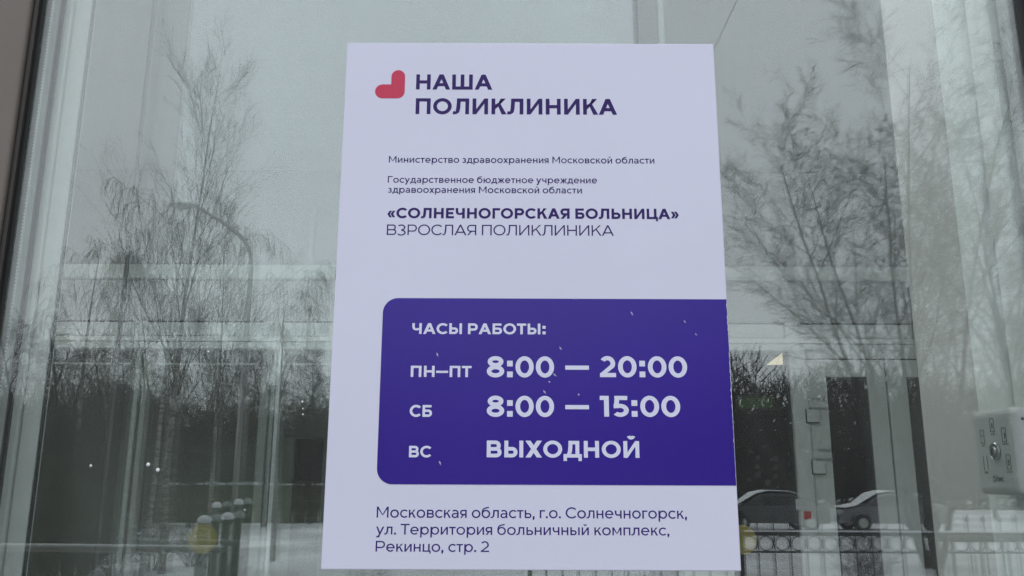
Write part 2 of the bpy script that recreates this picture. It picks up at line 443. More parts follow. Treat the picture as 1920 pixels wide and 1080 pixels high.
# transom row: framed panels
cols = [ix(60), ix(240), ix(262), ix(486), ix(519), ix(800), ix(1100), ix(1340), ix(1476, 620), ix(1497, 620), ix(1716, 620), XZ - .1]
seg('dark_joint', M['seam'], XA, XZ, z_603 + .0006, z_603 + .0035, 0.03, 0.10, 0)
for a, b in ((XA, ix(240)), (ix(262), ix(486)), (ix(519), ix(1100)), (ix(1105), ix(1474, 620)), (ix(1497, 620), ix(1716, 620)), (ix(1722, 620), XZ)):
    seg('transom_panel', M['door_white'], a + .006, b - .006, z_632 + .006, z_603 - .006, 0.022, 0.10)
    seg('transom_joint', M['seam'], a, b, z_632 + .001, z_603, 0.05, 0.10, 0)
for a, b in ((ix(240), ix(262)), (ix(486), ix(519)), (ix(1100), ix(1105)), (ix(1474, 620), ix(1497, 620)), (ix(1716, 620), ix(1722, 620))):
    seg('transom_post', M['door_white'], a + .0005, b - .0005, z_632 + .001, z_603, 0.006, 0.10)
seg('transom_rail', M['frame_white'], XA, XZ, z_640, z_632, 0.004, 0.10)
seg('dark_joint', M['seam'], ix(1497), ix(1712), z_640 - .004, z_640 - .0005, 0.02, 0.10, 0)
seg('head_rail', M['door_white'], XA, XZ, z_655 + .001, z_640 - .0045, 0.008, 0.10)
# posts of the lower part
def vpost(pxa, pxb, z1, py=800, m='post_white', y0=0.0): 
    return seg('post', M[m], at(pxa, py, IY).x, at(pxb, py, IY).x, FZ + .001, z1, y0, 0.10)
ZL = z_655 - .0005
seg('post', M['door_white'], XA, ix(40), FZ + .001, ZL)
vpost(240, 249, ZL, m='spacer', y0=.02); vpost(249.5, 258, ZL, m='seam', y0=.03); vpost(258.5, 268, ZL)
vpost(483, 499, ZL); vpost(499.5, 508, ZL, m='spacer', y0=.03); vpost(508.5, 511, ZL, m='seam', y0=.04); vpost(511.5, 519, ZL, m='door_white', y0=.01)
vpost(640, 662, ZL); vpost(985, 1000, ZL); vpost(1212, 1226, ZL); vpost(1262, 1265, ZL, m='door_white'); vpost(1366, 1372, ZL, m='seam', y0=.05)
vpost(1487, 1489.5, ZL, m='seam', y0=.03); vpost(1490, 1519.5, ZL, m='door_white')
# glazing of the openings
def gpane(pa, pb, z0, z1, par=inn, y=0.05):
    return box('glass_pane', M['room_glass'], par, at(pa, 800, IY).x, at(pb, 800, IY).x, IY + y, IY + y + .006, z0, z1)
for a, b in ((40, 240), (268, 483), (519, 640), (662, 985), (1000, 1212), (1372, 1487)):
    gpane(a + .5, b - .5, FZ + .05, ZL - .001)
seg('wall_panel', M['door_white'], at(1226.5, 800, IY).x, at(1261.5, 800, IY).x, FZ + .001, ZL, 0.02)
seg('wall_panel', M['door_white'], at(1265.5, 800, IY).x, at(1365.5, 800, IY).x, FZ + .001, ZL, 0.02)
# lower rail seen on the left panels
for a, b in ((40, 240), (268, 483), (519, 640)):
    seg('glazing_bar', M['spacer'], at(a, 690, IY).x + .01, at(b, 690, IY).x - .01, iz(684), iz(681), 0.035, 0.049, 0)
tag(box('room_partition', M['room_left'], None, -3.39, at(519, 860, IY + 1.2).x, IY + 1.21, IY + 1.29, FZ, 2.979), 'pale green grey partition behind the glazing at the left', 'wall')
# dark hatch window in the third opening
hx0, hx1 = at(551, 860, IY + 1.2).x, at(605, 860, IY + 1.2).x
hz0, hz1 = at(578, 902, IY + 1.2).z, at(578, 822, IY + 1.2).z
hatch = empty('service_hatch', ((hx0 + hx1) / 2, IY + 1.2, hz0), 'small dark hatch window seen through the glass left of the notice', 'window')
box('hatch_frame', M['room_left'], hatch, at(520, 860, IY + 1.2).x, hx0, IY + 1.2, IY + 1.3, FZ, 2.97)
box('hatch_frame', M['room_left'], hatch, hx1, at(700, 860, IY + 1.2).x, IY + 1.2, IY + 1.3, FZ, 2.97)
box('hatch_frame', M['olive'], hatch, hx0 + .0005, hx1 - .0005, IY + 1.2, IY + 1.3, FZ, hz0)
box('hatch_frame', M['room_left'], hatch, hx0 + .0005, hx1 - .0005, IY + 1.2, IY + 1.3, hz1, 2.97)
box('hatch_pane', M['car_glass'], hatch, hx0 + .001, hx1 - .001, IY + 1.25, IY + 1.26, hz0 + .001, hz1 - .001)

# doors on the right
def door(name, label, pa, pb, ga, gb, py=800):
    xa_, xb_ = at(pa, py, IY).x, at(pb, py, IY).x
    ga_, gb_ = at(ga, py, IY).x, at(gb, py, IY).x
    d = empty(name, ((xa_ + xb_) / 2, IY, FZ), label, 'door', 'white inner double doors')
    zt, zg = z_h, iz(703)
    e = 0.004
    box('leaf_frame', M['door_white'], d, xa_ + e, ga_, IY + .015, IY + .065, FZ + .01, zt - e, 0.002)
    box('leaf_frame', M['door_white'], d, gb_, xb_ - e, IY + .015, IY + .065, FZ + .01, zt - e, 0.002)
    box('leaf_frame', M['door_white'], d, ga_ + .0005, gb_ - .0005, IY + .015, IY + .065, zg, zt - e, 0.002)
    box('leaf_frame', M['door_white'], d, ga_ + .0005, gb_ - .0005, IY + .015, IY + .065, FZ + .01, FZ + .35, 0.002)
    box('glazing_bead', M['seam'], d, gb_ - .010, gb_ - .0005, IY + .028, IY + .045, FZ + .351, zg - .001)
    box('glass_pane', M['room_glass'], d, ga_ + .001, gb_ - .011, IY + .036, IY + .042, FZ + .351, zg - .001)
    return d
d1 = door('inner_door', 'white inner door leaf with two hinges and a narrow dark pane', 1520, 1672, 1558, 1637)
d2 = door('inner_door', 'second white inner door leaf beside the shade-grey pier, its pane half hidden', 1673, 1830, 1711, 1790)
for py in (780, 876):
    p = at(1524 + (py - 780) * .12, py, IY)
    h = MB().box(p.x - .035, p.x + .028, IY - .02, IY + .0145, p.z - .033, p.z + .033).build('hinge', M['door_white'], d1, 0.004)
    MB().box(p.x - .038, p.x - .0355, IY - .012, IY + .013, p.z - .036, p.z + .036).box(p.x - .035, p.x + .031, IY - .012, IY + .013, p.z - .0375, p.z - .034).build('hinge_seam', M['seam'], h and d1)
    MB().box(p.x - .01, p.x + .075, IY - .006, IY + .0145, p.z + .040, p.z + .047).box(p.x + .004, p.x + .07, IY - .006, IY + .0145, p.z + .088, p.z + .094).build('hinge_arm', M['spacer'], d1)
# dark backing seams round the leaves
seg('dark_joint', M['seam'], at(1520, 800, IY).x, XZ, z_h - .0035, z_h + .003, 0.03, 0.10, 0)
seg('head_rail', M['door_white'], at(1520, 700, IY).x, XZ, z_h + .0035, z_655 + .0005, 0.004, 0.10)
seg('dark_joint', M['seam'], at(1669, 800, IY).x, at(1676, 800, IY).x, FZ + .01, z_h - .004, 0.066, 0.10, 0)
seg('dark_joint', M['seam'], at(1516, 800, IY).x, at(1523, 800, IY).x, FZ + .01, z_h - .004, 0.066, 0.0999, 0)
seg('wall_panel', M['door_white'], at(1831, 800, IY).x, XZ, FZ + .001, z_h - .004, 0.02)

# stickers on the inner glazing and doors
def disc(name, m, px, py, rpx, Y, label, cat, group=None, sides=28):
    c = at(px, py, Y); r = (at(px + rpx, py, Y) - c).x
    o = MB().lathe([(r * .97, 0), (r, .0006), (r * .97, .0012)], (c.x, c.y - .0012, c.z), 'Y', sides).build(name, m)
    return tag(o, label, cat, group)
disc('warning_sticker', M['yellow'], 380, 1010, 27, IY + .045, 'round yellow warning sticker on the inner glass at lower left', 'sticker', 'yellow door stickers')
disc('warning_sticker', M['yellow'], 1392, 1012, 27, IY + .045, 'round yellow warning sticker half hidden behind the notice corner', 'sticker', 'yellow door stickers')
rp = at(1514, 966, IY)
tag(MB().box(rp.x - .018, rp.x + .018, IY - .003, IY - .0006, rp.z - .02, rp.z + .02).build('red_sticker', M['red']), 'small red square sticker on the white door frame', 'sticker')
pp = at(1503, 945, IY)
tag(MB().box(pp.x - .03, pp.x + .03, IY - .0028, IY - .0007, pp.z - .03, pp.z + .025).build('paper_note', M['paper']), 'small pale paper note above the red sticker', 'note')

# things in the dark room behind
RY = 6.6
a_, b_ = at(1386, 765, RY), at(1448, 745, RY)
ex = empty('exit_lamp', ((a_.x + b_.x) / 2, RY, a_.z), 'dim green exit light box seen through the dark pane', 'exit light')
box('housing', M['wall_grey'], ex, a_.x - .02, b_.x + .02, RY + .002, RY + .06, a_.z - .02, b_.z + .02, .004)
box('lit_face', M['green'], ex, a_.x, b_.x, RY - .006, RY, a_.z, b_.z, .002)
box('hanging_rod', M['steel'], ex, a_.x + .05, a_.x + .06, RY + .02, RY + .03, b_.z + .021, 2.979)
box('hanging_rod', M['steel'], ex, b_.x - .06, b_.x - .05, RY + .02, RY + .03, b_.z + .021, 2.979)
# warm ceiling light of that room: a slanting lit panel whose corner shows
LY = 5.2
q = [at(1444, 681, LY), at(1492, 680, LY), at(1492, 645, LY)]
lamp = empty('ceiling_lamp', (q[1].x, LY, q[1].z), 'warm lit lamp shade whose corner shows behind the dark pane', 'lamp')
lm = MB().prism(q, (0, .10, 0)).build('lit_shade', M['warm'], lamp, .003)
MB().tube((q[1].x - .05, LY + .05, q[2].z - .03), (q[1].x - .05, LY + .05, 2.979), .008).build('hanging_rod', M['steel'], lamp)
# display board with round discs
BY = 5.6
brd = empty('display_board', (at(1440, 870, BY).x, BY, at(1440, 905, BY).z), 'dark board with rows of pale round discs behind the dark pane', 'board')
p0, p1 = at(1384, 915, BY), at(1500, 778, BY)
box('board', M['rubber'], brd, p0.x, p1.x, BY, BY + .03, p0.z, p1.z, .004)
for i, (x, y) in enumerate([(1408, 847), (1436, 838), (1484, 851), (1421, 858), (1454, 861), (1484, 870), (1420, 875), (1454, 877), (1421, 890), (1454, 893), (1484, 890), (1440, 905), (1405, 900)]):
    c = at(x, y, BY); r = .017 + .004 * ((i * 7) % 3)
    MB().lathe([(r, 0), (r * .9, -.006)], (c.x, BY - .001, c.z), 'Y', 14).build('disc', M['paper'], brd)

# unseen fill lights added at the vestibule ceiling to brighten the inside
for px, yy, lab in ((0.20, 1.0, 'unseen square fill light added at the vestibule ceiling on the right'), (-1.25, 1.0, 'unseen square fill light added at the vestibule ceiling in the middle'), (-2.6, 1.0, 'unseen square fill light added at the vestibule ceiling on the left')):
    l = empty('ceiling_fill_panel', (px, yy, CZ), lab, 'fill light', 'added vestibule fill lights')
    box('fill_frame', M['frame_white'], l, px - .31, px + .31, yy - .31, yy + .31, CZ - .02, CZ - .001, .002)
    box('fill_diffuser', M['cool'], l, px - .28, px + .28, yy - .28, yy + .28, CZ - .024, CZ - .0205)
# warm round wall lamp half hidden by the notice
wl = empty('wall_lamp', (at(625, 342, IY).x, IY, iz(342, 625)), 'warm round wall lamp peeping out left of the notice', 'lamp')
c = at(664, 335, IY)
MB().lathe([(.075, 0), (.078, -.02)], (c.x, IY + .019, c.z), 'Y', 24).build('lamp_base', M['frame_white'], wl)
MB().lathe([(.070, 0), (.062, -.03), (.04, -.05), (.01, -.058)], (c.x, IY - .0015, c.z), 'Y', 24).build('lamp_globe', M['warm_soft'], wl, smooth=True)

# ================================================================== LETTERING (stroke built alphabet)
def ell(cx, cy, rx, ry, a0, a1, w, n=None, wy=None):
    wy = w if wy is None else wy
    n = n or max(6, int(abs(a1 - a0) / 11))
    o, i = [], []
    for k in range(n + 1):
        t = R(a0 + (a1 - a0) * k / n)
        o.append((cx + rx * math.cos(t), cy + ry * math.sin(t)))
        i.append((cx + (rx - w) * math.cos(t), cy + (ry - wy) * math.sin(t)))
    return ('band', o, i)
def rect(x0, y0, x1, y1): return ('poly', [(x0, y0), (x1, y0), (x1, y1), (x0, y1)])
def diag(x0, y0, x1, y1, k): return ('poly', [(x0, y0), (x0 + k, y0), (x1 + k, y1), (x1, y1)])
def bowl(x0, x1, y0, y1, w, left=False):
    r = (y1 - y0) / 2; cy = (y0 + y1) / 2; h = w * .92
    o = [(x0, y1), (x1 - r, y1)]; i = [(x0, y1 - h), (x1 - r, y1 - h)]
    for k in range(1, 15):
        t = R(90 - 180 * k / 14)
        o.append((x1 - r + r * math.cos(t), cy + r * math.sin(t)))
        i.append((x1 - r + (r - w) * math.cos(t), cy + (r - h) * math.sin(t)))
    o.append((x0, y0)); i.append((x0, y0 + h))
    if left:
        o = [(x0 + x1 - a, b) for a, b in o]; i = [(x0 + x1 - a, b) for a, b in i]
    return ('band', o, i)

def glyph(ch, w):
    """returns (primitives, width, left bearing, right bearing); cap height 1"""
    h = w * .9; X = 0.735; S, O_, D_ = .105, .055, .02
    L = []; o = .012
    def low_o(x=0, W=.80): return ell(x + W/2, X/2, W/2, X/2 + o, 0, 360, w, 36, h)
    c = ch
    if c in 'Н': W = .90; L = [rect(0,0,w,1), rect(W-w,0,W,1), rect(w,.5-h/2,W-w,.5+h/2)]; return L, W, S, S
    if c in 'АA': W = 1.10; k = w*1.14; L = [diag(0,0,W/2-k/2,1,k), diag(W-k,0,W/2-k/2,1,k), rect(.24*W,.22,W-.24*W,.22+h)]; return L, W, D_, D_
    if c == 'Ш': W = 1.28; L = [rect(0,0,w,1), rect(W/2-w/2,h,W/2+w/2,1), rect(W-w,0,W,1), rect(w,0,W-w,h)]; return L, W, S, S
    if c in 'П': W = .90; L = [rect(0,0,w,1), rect(W-w,0,W,1), rect(w,1-h,W-w,1)]; return L, W, S, S
    if c in 'ОO': W = 1.12; L = [ell(W/2,.5,W/2,.5+o,0,360,w,48,h)]; return L, W, O_, O_
    if c in 'UUУ' and c == 'U': W = .88; L = [rect(0,.42,w,1), rect(W-w,.42,W,1), ell(W/2,.42,W/2,.42+o,180,360,w,20,h)]; return L, W, S, S
    if c == 'Л':
        W = .98; x0 = .24
        L = [('band', [(x0,1),(x0-.01,.72),(x0-.04,.40),(x0-.085,.17),(x0-.15,.03),(x0-.24,0)], [(x0+w*.98,1),(x0+w*.95,.70),(x0+w*.85,.36),(x0-.085+w*1.0,.12),(x0-.10,-.015+.0),(x0-.235,-.012)][:0] or [(x0+w*.98,1),(x0+w*.96,.70),(x0+w*.88,.36),(x0+w*.62,.10),(x0+w*.10,-.08+h*.85),(x0-.25,h*.95)][:0] or [(x0+w,1),(x0-.01+w,.70),(x0-.04+w,.34),(x0-.085+w,.10),(x0-.13+w*.55,-.012),(x0-.25,-.012)])]
        L = [ljoint(x0, 1, w), rect(x0+w*.9,1-h,W-w,1), rect(W-w,0,W,1)]; return L, W, D_, S
    if c in 'ИЙ':
        W = .94; k = w*1.2; L = [rect(0,0,w,1), rect(W-w,0,W,1), ('poly', [(w,0),(w,h*1.55),(W-w,1),(W-w,1-h*1.55)])]
        if c == 'Й': L.append(ell(W/2,1.34,.25,.25,195,345,w*.85,14,w*.8))
        return L, W, S, S
    if c in 'КK': W = .88; k = w*1.3; L = [rect(0,0,w,1), ('poly',[(w,.32),(w,.32+k),(W-.02,1),(W-.02-k*1.05,1)][::1]), ('poly',[(.36,.60),(.36+w*.55,.60+w*.75),(W+.03,0),(W+.03-k,0)])]; return L, W+.03, S, D_
    if c in 'СC': W = 1.03; L = [ell(.56,.5,.56,.5+o,42,318,w,36,h)]; return L, .56+.56*math.cos(R(42))+.0, O_, D_+.02
    if c in 'ЕE': W = .74; L = [rect(0,0,w,1), rect(w,1-h,W,1), rect(w,0,W,h), rect(w,.5-h/2,W-.07,.5+h/2)]; return L, W, S, .05
    if c == 'F': W = .72; L = [rect(0,0,w,1), rect(w,1-h,W,1), rect(w,.42-h/2,W-.07,.42+h/2)]; return L, W, S, .03
    if c == 'Ч': W = .84; L = [rect(W-w,0,W,1), ('band', [(0,1),(0,.66),(.05,.48),(.16,.37),(.32,.33),(.5,.33),(W-w,.38)], [(w,1),(w,.68),(w+.03,.55),(w+.12,.47+.0),(.36,.33+h),(.5,.33+h),(W-w,.38+h)])]; return L, W, S, S
    if c == 'Г': W = .70; L = [rect(0,0,w,1), rect(w,1-h,W,1)]; return L, W, S, D_
    if c in 'РP': W = .86; L = [rect(0,0,w,1), bowl(w,W,.32,1,w)]; return L, W, S, O_
    if c == 'Я': W = .85; L = [rect(W-w,0,W,1), bowl(0,W-w,.32,1,w,True), diag(.02,0,.30,.33,w*1.15)]; return L, W, .04, S
    if c == 'R': W = .85; L = [rect(0,0,w,1), bowl(w,W,.32,1,w), diag(W-w*1.15,0,W-.28-w*1.15,.33,w*1.15)]; return L, W, S, .04
    if c == 'Б': W = .84; L = [rect(0,0,w,1), rect(w,1-h,W-.06,1), bowl(w,W,0,.62,w)]; return L, W, S, O_
    if c == 'Ь': W = .82; L = [rect(0,0,w,1), bowl(w,W,0,.62,w)]; return L, W, S, O_
    if c == 'Ы': W = .78; W2 = 1.12; L = [rect(0,0,w,1), bowl(w,W,0,.62,w), rect(W2-w,0,W2,1)]; return L, W2, S, S
    if c == 'Ц': W = .90; L = [rect(0,0,w,1), rect(W-w,h,W,1), rect(w,0,W+.12,h), rect(W+.12-w*.8,-.2,W+.12,0)]; return L, W+.12, S, .02
    if c == 'В': W = .88; L = [rect(0,0,w,1), bowl(w,W,0,.5+h/2,w), bowl(w,W-.05,.5-h/2+.0,1,w)]; return L, W, S, O_
    if c == 'З': W = .80; L = [ell(.36,.26,.42,.27,-150,90,w,22,h), ell(.36,.75,.37,.26,-90,145,w,22,h)]; L[0] = ell(.37,.5-h/2-.0+.0-(.5+h/2)/2+h/2,.42,(.5+h/2)/2+.006,-145,88,w,22,h); L[1] = ell(.37,1-(.5+h/2)/2,.38,(.5+h/2)/2+.006,-88,142,w,22,h); return L, W, D_, O_
    if c in 'ТT': W = .82; L = [rect(0,1-h,W,1), rect(W/2-w/2,0,W/2+w/2,1-h)]; return L, W, D_, D_
    if c in 'Х': W = .98; k = w*1.3; L = [diag(0,0,W-k,1,k), diag(W-k,0,0,1,k)]; return L, W, D_, D_
    if c == 'Д': W = 1.08; L = [ljoint2(.30,1,w), rect(.30+w*.9,1-h,W-.14-w,1), rect(W-.14-w,h,W-.14,1), rect(0,0,W,h), rect(0,-.2,w*.85,0), rect(W-w*.85,-.2,W,0)]; return L, W, D_, D_
    if c == 'М': W = 1.10; k = w*1.2; L = [rect(0,0,w,1), rect(W-w,0,W,1), ('poly',[(0,1),(w*1.1,1),(W/2+w*.2,.25),(W/2-w*.38,.25)]), ('poly',[(W-w*1.1,1),(W,1),(W/2+w*.38,.25),(W/2-w*.2,.25)])]; return L, W, S, S
    if c == 'N': W = .94; L = [rect(0,0,w,1), rect(W-w,0,W,1), ('poly', [(w,1),(w,1-h*1.55),(W-w,0),(W-w,h*1.55)])]; return L, W, S, S
    if c == 'L': W = .70; L = [rect(0,0,w,1), rect(w,0,W,h)]; return L, W, S, D_
    if c == 'I': return [rect(0,0,w,1)], w, S, S
    if c == 'S': W = .76; L = [ell(.38,.27,.38,.28,-150,80,w,20,h), ell(.38,.73,.37,.28,100,330-300+0,w,3,h)]; L[1] = ell(.38,.73,.37,.28,30,262,w,20,h); return L, W, .05, .05
    if c == 'D': W = .98; L = [rect(0,0,w,1), bowl(w,W,0,1,w)]; return L, W, S, O_
    if c in '0': W = .88; L = [ell(W/2,.5,W/2,.5+o,0,360,w,44,h)]; return L, W, .05, .05
    if c == '8': W = .84; L = [ell(W/2,.285,W/2,.297,0,360,w,36,h), ell(W/2,.745,W/2-.04,.267,0,360,w,36,h)]; return L, W, .055, .055
    if c == '2': W = .76; L = [ell(.36,.66,.37,.35,-32,150,w,20,h), ('poly',[(0,h),(.02,h*.2),(w*.62+.05,h),(.36+.37*math.cos(R(-32)),.66+.35*math.sin(R(-32))),(.36+(.37-w)*math.cos(R(-32)),.66+(.35-h)*math.sin(R(-32)))]), rect(0,0,W,h)]
    if c == '2':
        e1 = (.36+.37*math.cos(R(-35)), .66+.35*math.sin(R(-35))); e2 = (.36+(.37-w)*math.cos(R(-35)), .66+(.35-h)*math.sin(R(-35)))
        L = [ell(.36,.66,.37,.352,-35,148,w,20,h), ('poly', [(.0,h*.8),(w*1.25,h*.8),e1,e2]), rect(0,0,W,h)]; return L, W, .04, .05
    if c == '1': W = .42; L = [rect(W-w,0,W,1), rect(0,1-h,W-w,1)]; return L, W, .02, .12
    if c == '5': W = .76; L = [rect(.10,1-h,W-.06,1), ('poly',[(.06,.44),(.06+w*1.02,.44),(.10+w,1-h),(.10,1-h)]), ('band', [(.06,.60),(.34,.62)]+[(.36+.40*math.cos(R(t)),.305+.315*math.sin(R(t))) for t in range(85,-146,-15)], [(.06,.60-h),(.34,.62-h)]+[(.36+(.40-w)*math.cos(R(t)),.305+(.315-h)*math.sin(R(t))) for t in range(85,-146,-15)])]; return L, W, .04, .05
    if c == ':': d = w*1.22; L = [rect(0,0,d,d), rect(0,.52,d,.52+d)]; return L, d, .08, .08
    if c == '—': return [rect(0,.36,1.02,.36+h*1.0)], 1.02, .02, .02
    if c == '–': return [rect(0,.36,.60,.36+h)], .60, .02, .02
    if c == '.': d = w*1.3; return [rect(0,0,d,d)], d, .06, .06
    if c == ',': d = w*1.3; return [('poly',[(0,d),(0,.0),(d*.1,-.16),(d*.62,-.16),(d,0),(d,d)])], d, .06, .06
    if c in '«»':
        L = []; 
        for x in (0, .30):
            a = [(x+.20,.72),(x,.40),(x+.20,.08)]; b = [(x+.20+w*.95,.72),(x+w*1.0,.40),(x+.20+w*.95,.08)]
            if c == '»': a = [(.50+w*.95-p,q_) for p,q_ in a]; b = [(.50+w*.95-p,q_) for p,q_ in b]
            L.append(('band', a, b))
        return L, .50+w*.95, .05, .05
    # ---- lower case
    if c == 'о': W = .80; return [low_o()], W, .05, .05
    if c in 'и': W = .66; return [rect(0,0,w,X), rect(W-w,0,W,X), ('poly', [(w,0),(w,h*1.5),(W-w,X),(W-w,X-h*1.5)])], W, .09, .09
    if c == 'й': W = .66; return [rect(0,0,w,X), rect(W-w,0,W,X), ('poly', [(w,0),(w,h*1.5),(W-w,X),(W-w,X-h*1.5)]), ell(W/2,1.03,.16,.16,190,350,w*.8,12)], W, .09, .09
    if c == 'н': W = .64; return [rect(0,0,w,X), rect(W-w,0,W,X), rect(w,X/2-h/2,W-w,X/2+h/2)], W, .09, .09
    if c in 'сc': return [ell(.40,X/2,.40,X/2+o,44,316,w,26,h)], .70, .05, .02
    if c == 'т': W = .60; return [rect(0,X-h,W,X), rect(W/2-w/2,0,W/2+w/2,X-h)], W, .02, .02
    if c in 'еe': W = .78; return [ell(W/2,X/2,W/2,X/2+o,0,318,w,32,h), rect(w,X/2-h*.45,W-w*.02,X/2+h*.45)], W, .05, .05
    if c == 'р': W = .80; return [rect(0,-.27,w,X), ell(.415,X/2,.385,X/2+o,0,360,w,32,h)], W, .09, .05
    if c == 'в': W = .66; return [rect(0,0,w,X), bowl(w,W,0,X/2+h/2,w), bowl(w,W-.03,X/2-h/2,X,w)], W, .09, .05
    if c == 'з': W = .58; q1=(X+h)/4; return [ell(.26,q1,.31,q1+.004,-145,88,w,18,h), ell(.26,X-q1,.28,q1+.004,-88,142,w,18,h)], W, .02, .05
    if c == 'д': W = .84; return [ljoint2(.22,X,w), rect(.22+w*.9,X-h,W-.11-w,X), rect(W-.11-w,h,W-.11,X), rect(0,0,W,h), rect(0,-.17,w*.9,0), rect(W-w*.9,-.17,W,0)], W, .02, .02
    if c == 'а': W = .64; return [rect(W-w,0,W,X*.62), ell(W/2-.01,X-.27,W/2+.01,.27+o,0,140,w,16,h), ('band', [(W-w,.44),(.27,.44)]+[(.25+.25*math.cos(R(t)),.215+.225*math.sin(R(t))) for t in range(90,271,18)]+[(.40,-.01),(W-w,.12)], [(W-w,.44-h*.9),(.27,.44-h*.9)]+[(.25+(.25-w)*math.cos(R(t)),.215+(.225-h*.9)*math.sin(R(t))) for t in range(90,271,18)]+[(.38,-.01+h*.9),(W-w,.12+h)])], W, .05, .09
    if c == 'х': W = .68; k = w*1.25; return [diag(0,0,W-k,X,k), diag(W-k,0,0,X,k)], W, .02, .02
    if c == 'я': W = .62; return [rect(W-w,0,W,X), bowl(0,W-w,.24,X,w,True), diag(.02,0,.22,.25,w*1.1)], W, .03, .09
    if c == 'к': W = .62; k = w*1.25; return [rect(0,0,w,X), ('poly',[(w,.24),(w,.24+k),(W-.02,X),(W-.02-k,X)]), ('poly',[(.25,.42),(.25+w*.55,.42+w*.8),(W+.02,0),(W+.02-k,0)])], W+.02, .09, .02
    if c == 'б': W = .80; return [ell(W/2,X/2,W/2,X/2+o,0,360,w,32,h), ('band', [(0,.36),(.01,.60),(.07,.78),(.18,.90),(.36,.97),(.68,1.03)], [(w,.36),(w*1.05,.60),(.07+w*.85,.74),(.18+w*.45,.90-h*.85),(.36,.97-h),(.68,1.03-h)])], W, .05, .05
    if c == 'л': W = .72; return [ljoint(.20,X,w), rect(.20+w*.9,X-h,W-w,X), rect(W-w,0,W,X)], W, .02, .09
    if c == 'ь': W = .62; return [rect(0,0,w,X), bowl(w,W,0,.46,w)], W, .09, .05
    if c == 'ы': W = .58; W2 = .86; return [rect(0,0,w,X), bowl(w,W,0,.46,w), rect(W2-w,0,W2,X)], W2, .09, .09
    if c == 'у': W = .74; k = w*1.12; return [diag(W/2-k*.55,.02,0,X,k), diag(W/2-.12-k*.5,-.14,W-k,X,k), ('band', [(W/2-.12-k*.5,-.14),(W/2-.20,-.25),(W/2-.36,-.25)], [(W/2-.12+k*.5,-.14),(W/2-.17,-.25+h*.1-h*.0+h*.0),(W/2-.36,-.25+h)][:0] or [(W/2-.12+k*.5,-.14),(W/2-.16,-.27-.0),(W/2-.36,-.27)])][:2] + [rect(W/2-.34,-.27,W/2-.06,-.27+h), diag(W/2-.34+.22-k*.5,-.27+h*.4,W/2-.12-k*.5,-.13,k)], W, .02, .02
    if c == 'ю': W = 1.04; return [rect(0,0,w,X), rect(w,X/2-h/2,.30,X/2+h/2), ell(.66,X/2,.38,X/2+o,0,360,w,32,h)], W, .09, .05
    if c == 'м': W = .84; return [rect(0,0,w,X), rect(W-w,0,W,X), ('poly',[(0,X),(w*1.1,X),(W/2+w*.15,.16),(W/2-w*.4,.16)]), ('poly',[(W-w*1.1,X),(W,X),(W/2+w*.4,.16),(W/2-w*.15,.16)])], W, .09, .09
    if c == 'ж': W = 1.0; k = w*1.2; return [rect(W/2-w/2,0,W/2+w/2,X), diag(0,0,W/2-w*.9-k*.4,X/2,k), diag(W/2-w*.9-k*.4,X/2,.02,X,k), diag(W-k,0,W/2+w*.5,X/2,k), diag(W/2+w*.5,X/2,W-k-.02,X,k), rect(W/2-w*1.4,X/2-h/2,W/2+w*1.4,X/2+h/2)], W, .02, .02
    if c == 'ч': W = .62; return [rect(W-w,0,W,X), ('band', [(0,X),(0,.49),(.04,.36),(.13,.28),(.28,.25),(W-w,.28)], [(w,X),(w,.50),(w+.02,.43),(.15+w*.4,.25+h+.02),(.30,.25+h),(W-w,.28+h)])], W, .08, .09
    if c == 'г': W = .48; return [rect(0,0,w,X), rect(w,X-h,W,X)], W, .09, .01
    if c == 'п': W = .64; return [rect(0,0,w,X), rect(W-w,0,W,X), rect(w,X-h,W-w,X)], W, .09, .09
    if c == 'ц': W = .64; return [rect(0,0,w,X), rect(W-w,h,W,X), rect(w,0,W+.10,h), rect(W+.10-w*.85,-.17,W+.10,0)], W+.10, .09, .02
    if c == 'i': return [rect(0,0,w,X), rect(0,.85,w,.85+w)], w, .08, .08
    if c == 't': W = .44; return [rect(.12,.10,.12+w,.95), rect(0,X-h,W,X), ('band', [(.12,.12),(.14,.03),(.24,-.01),(W,.0)], [(.12+w,.14),(.13+w,.03+h*.8),(.24+w*.4,-.01+h),(W,h)])], W, .02, .02
    if c == ' ': return [], .28, 0.02, 0.02
    return [rect(0,0,.5,1)], .5, S, S

def ljoint(x0, H, w):
    """left leg of Cyrillic el: falls and curls out to the left"""
    o = [(x0, H), (x0 - .008, H * .68), (x0 - .035, H * .36), (x0 - .075, H * .16), (x0 - .13, w * .88), (x0 - .22, w * .80)]
    i = [(x0 + w, H), (x0 - .005 + w, H * .66), (x0 - .03 + w, H * .32), (x0 - .08 + w, H * .12), (x0 - .15 + w * .55, .005), (x0 - .24, -.01)]
    return ('band', o, i)
def ljoint2(x0, H, w):
    o = [(x0, H), (x0 - .008, H * .68), (x0 - .04, H * .36), (x0 - .13, w * .6)]
    i = [(x0 + w, H), (x0 - .005 + w, H * .66), (x0 - .035 + w, H * .34), (x0 - .12 + w, w * .6)]
    return ('band', o, i)

def lay_text(s, w, track=0.0):
    x = 0.0; prims = []; first = True
    for ch in s:
        L, W, lb, rb = glyph(ch, w)
        if not first: x += lb + track
        first = False
        for kind, *pl in L:
            prims.append((kind, [[(px_ + x, py_) for px_, py_ in q_] for q_ in pl]))
        x += W
        last = rb; x += rb
    return prims, x - last

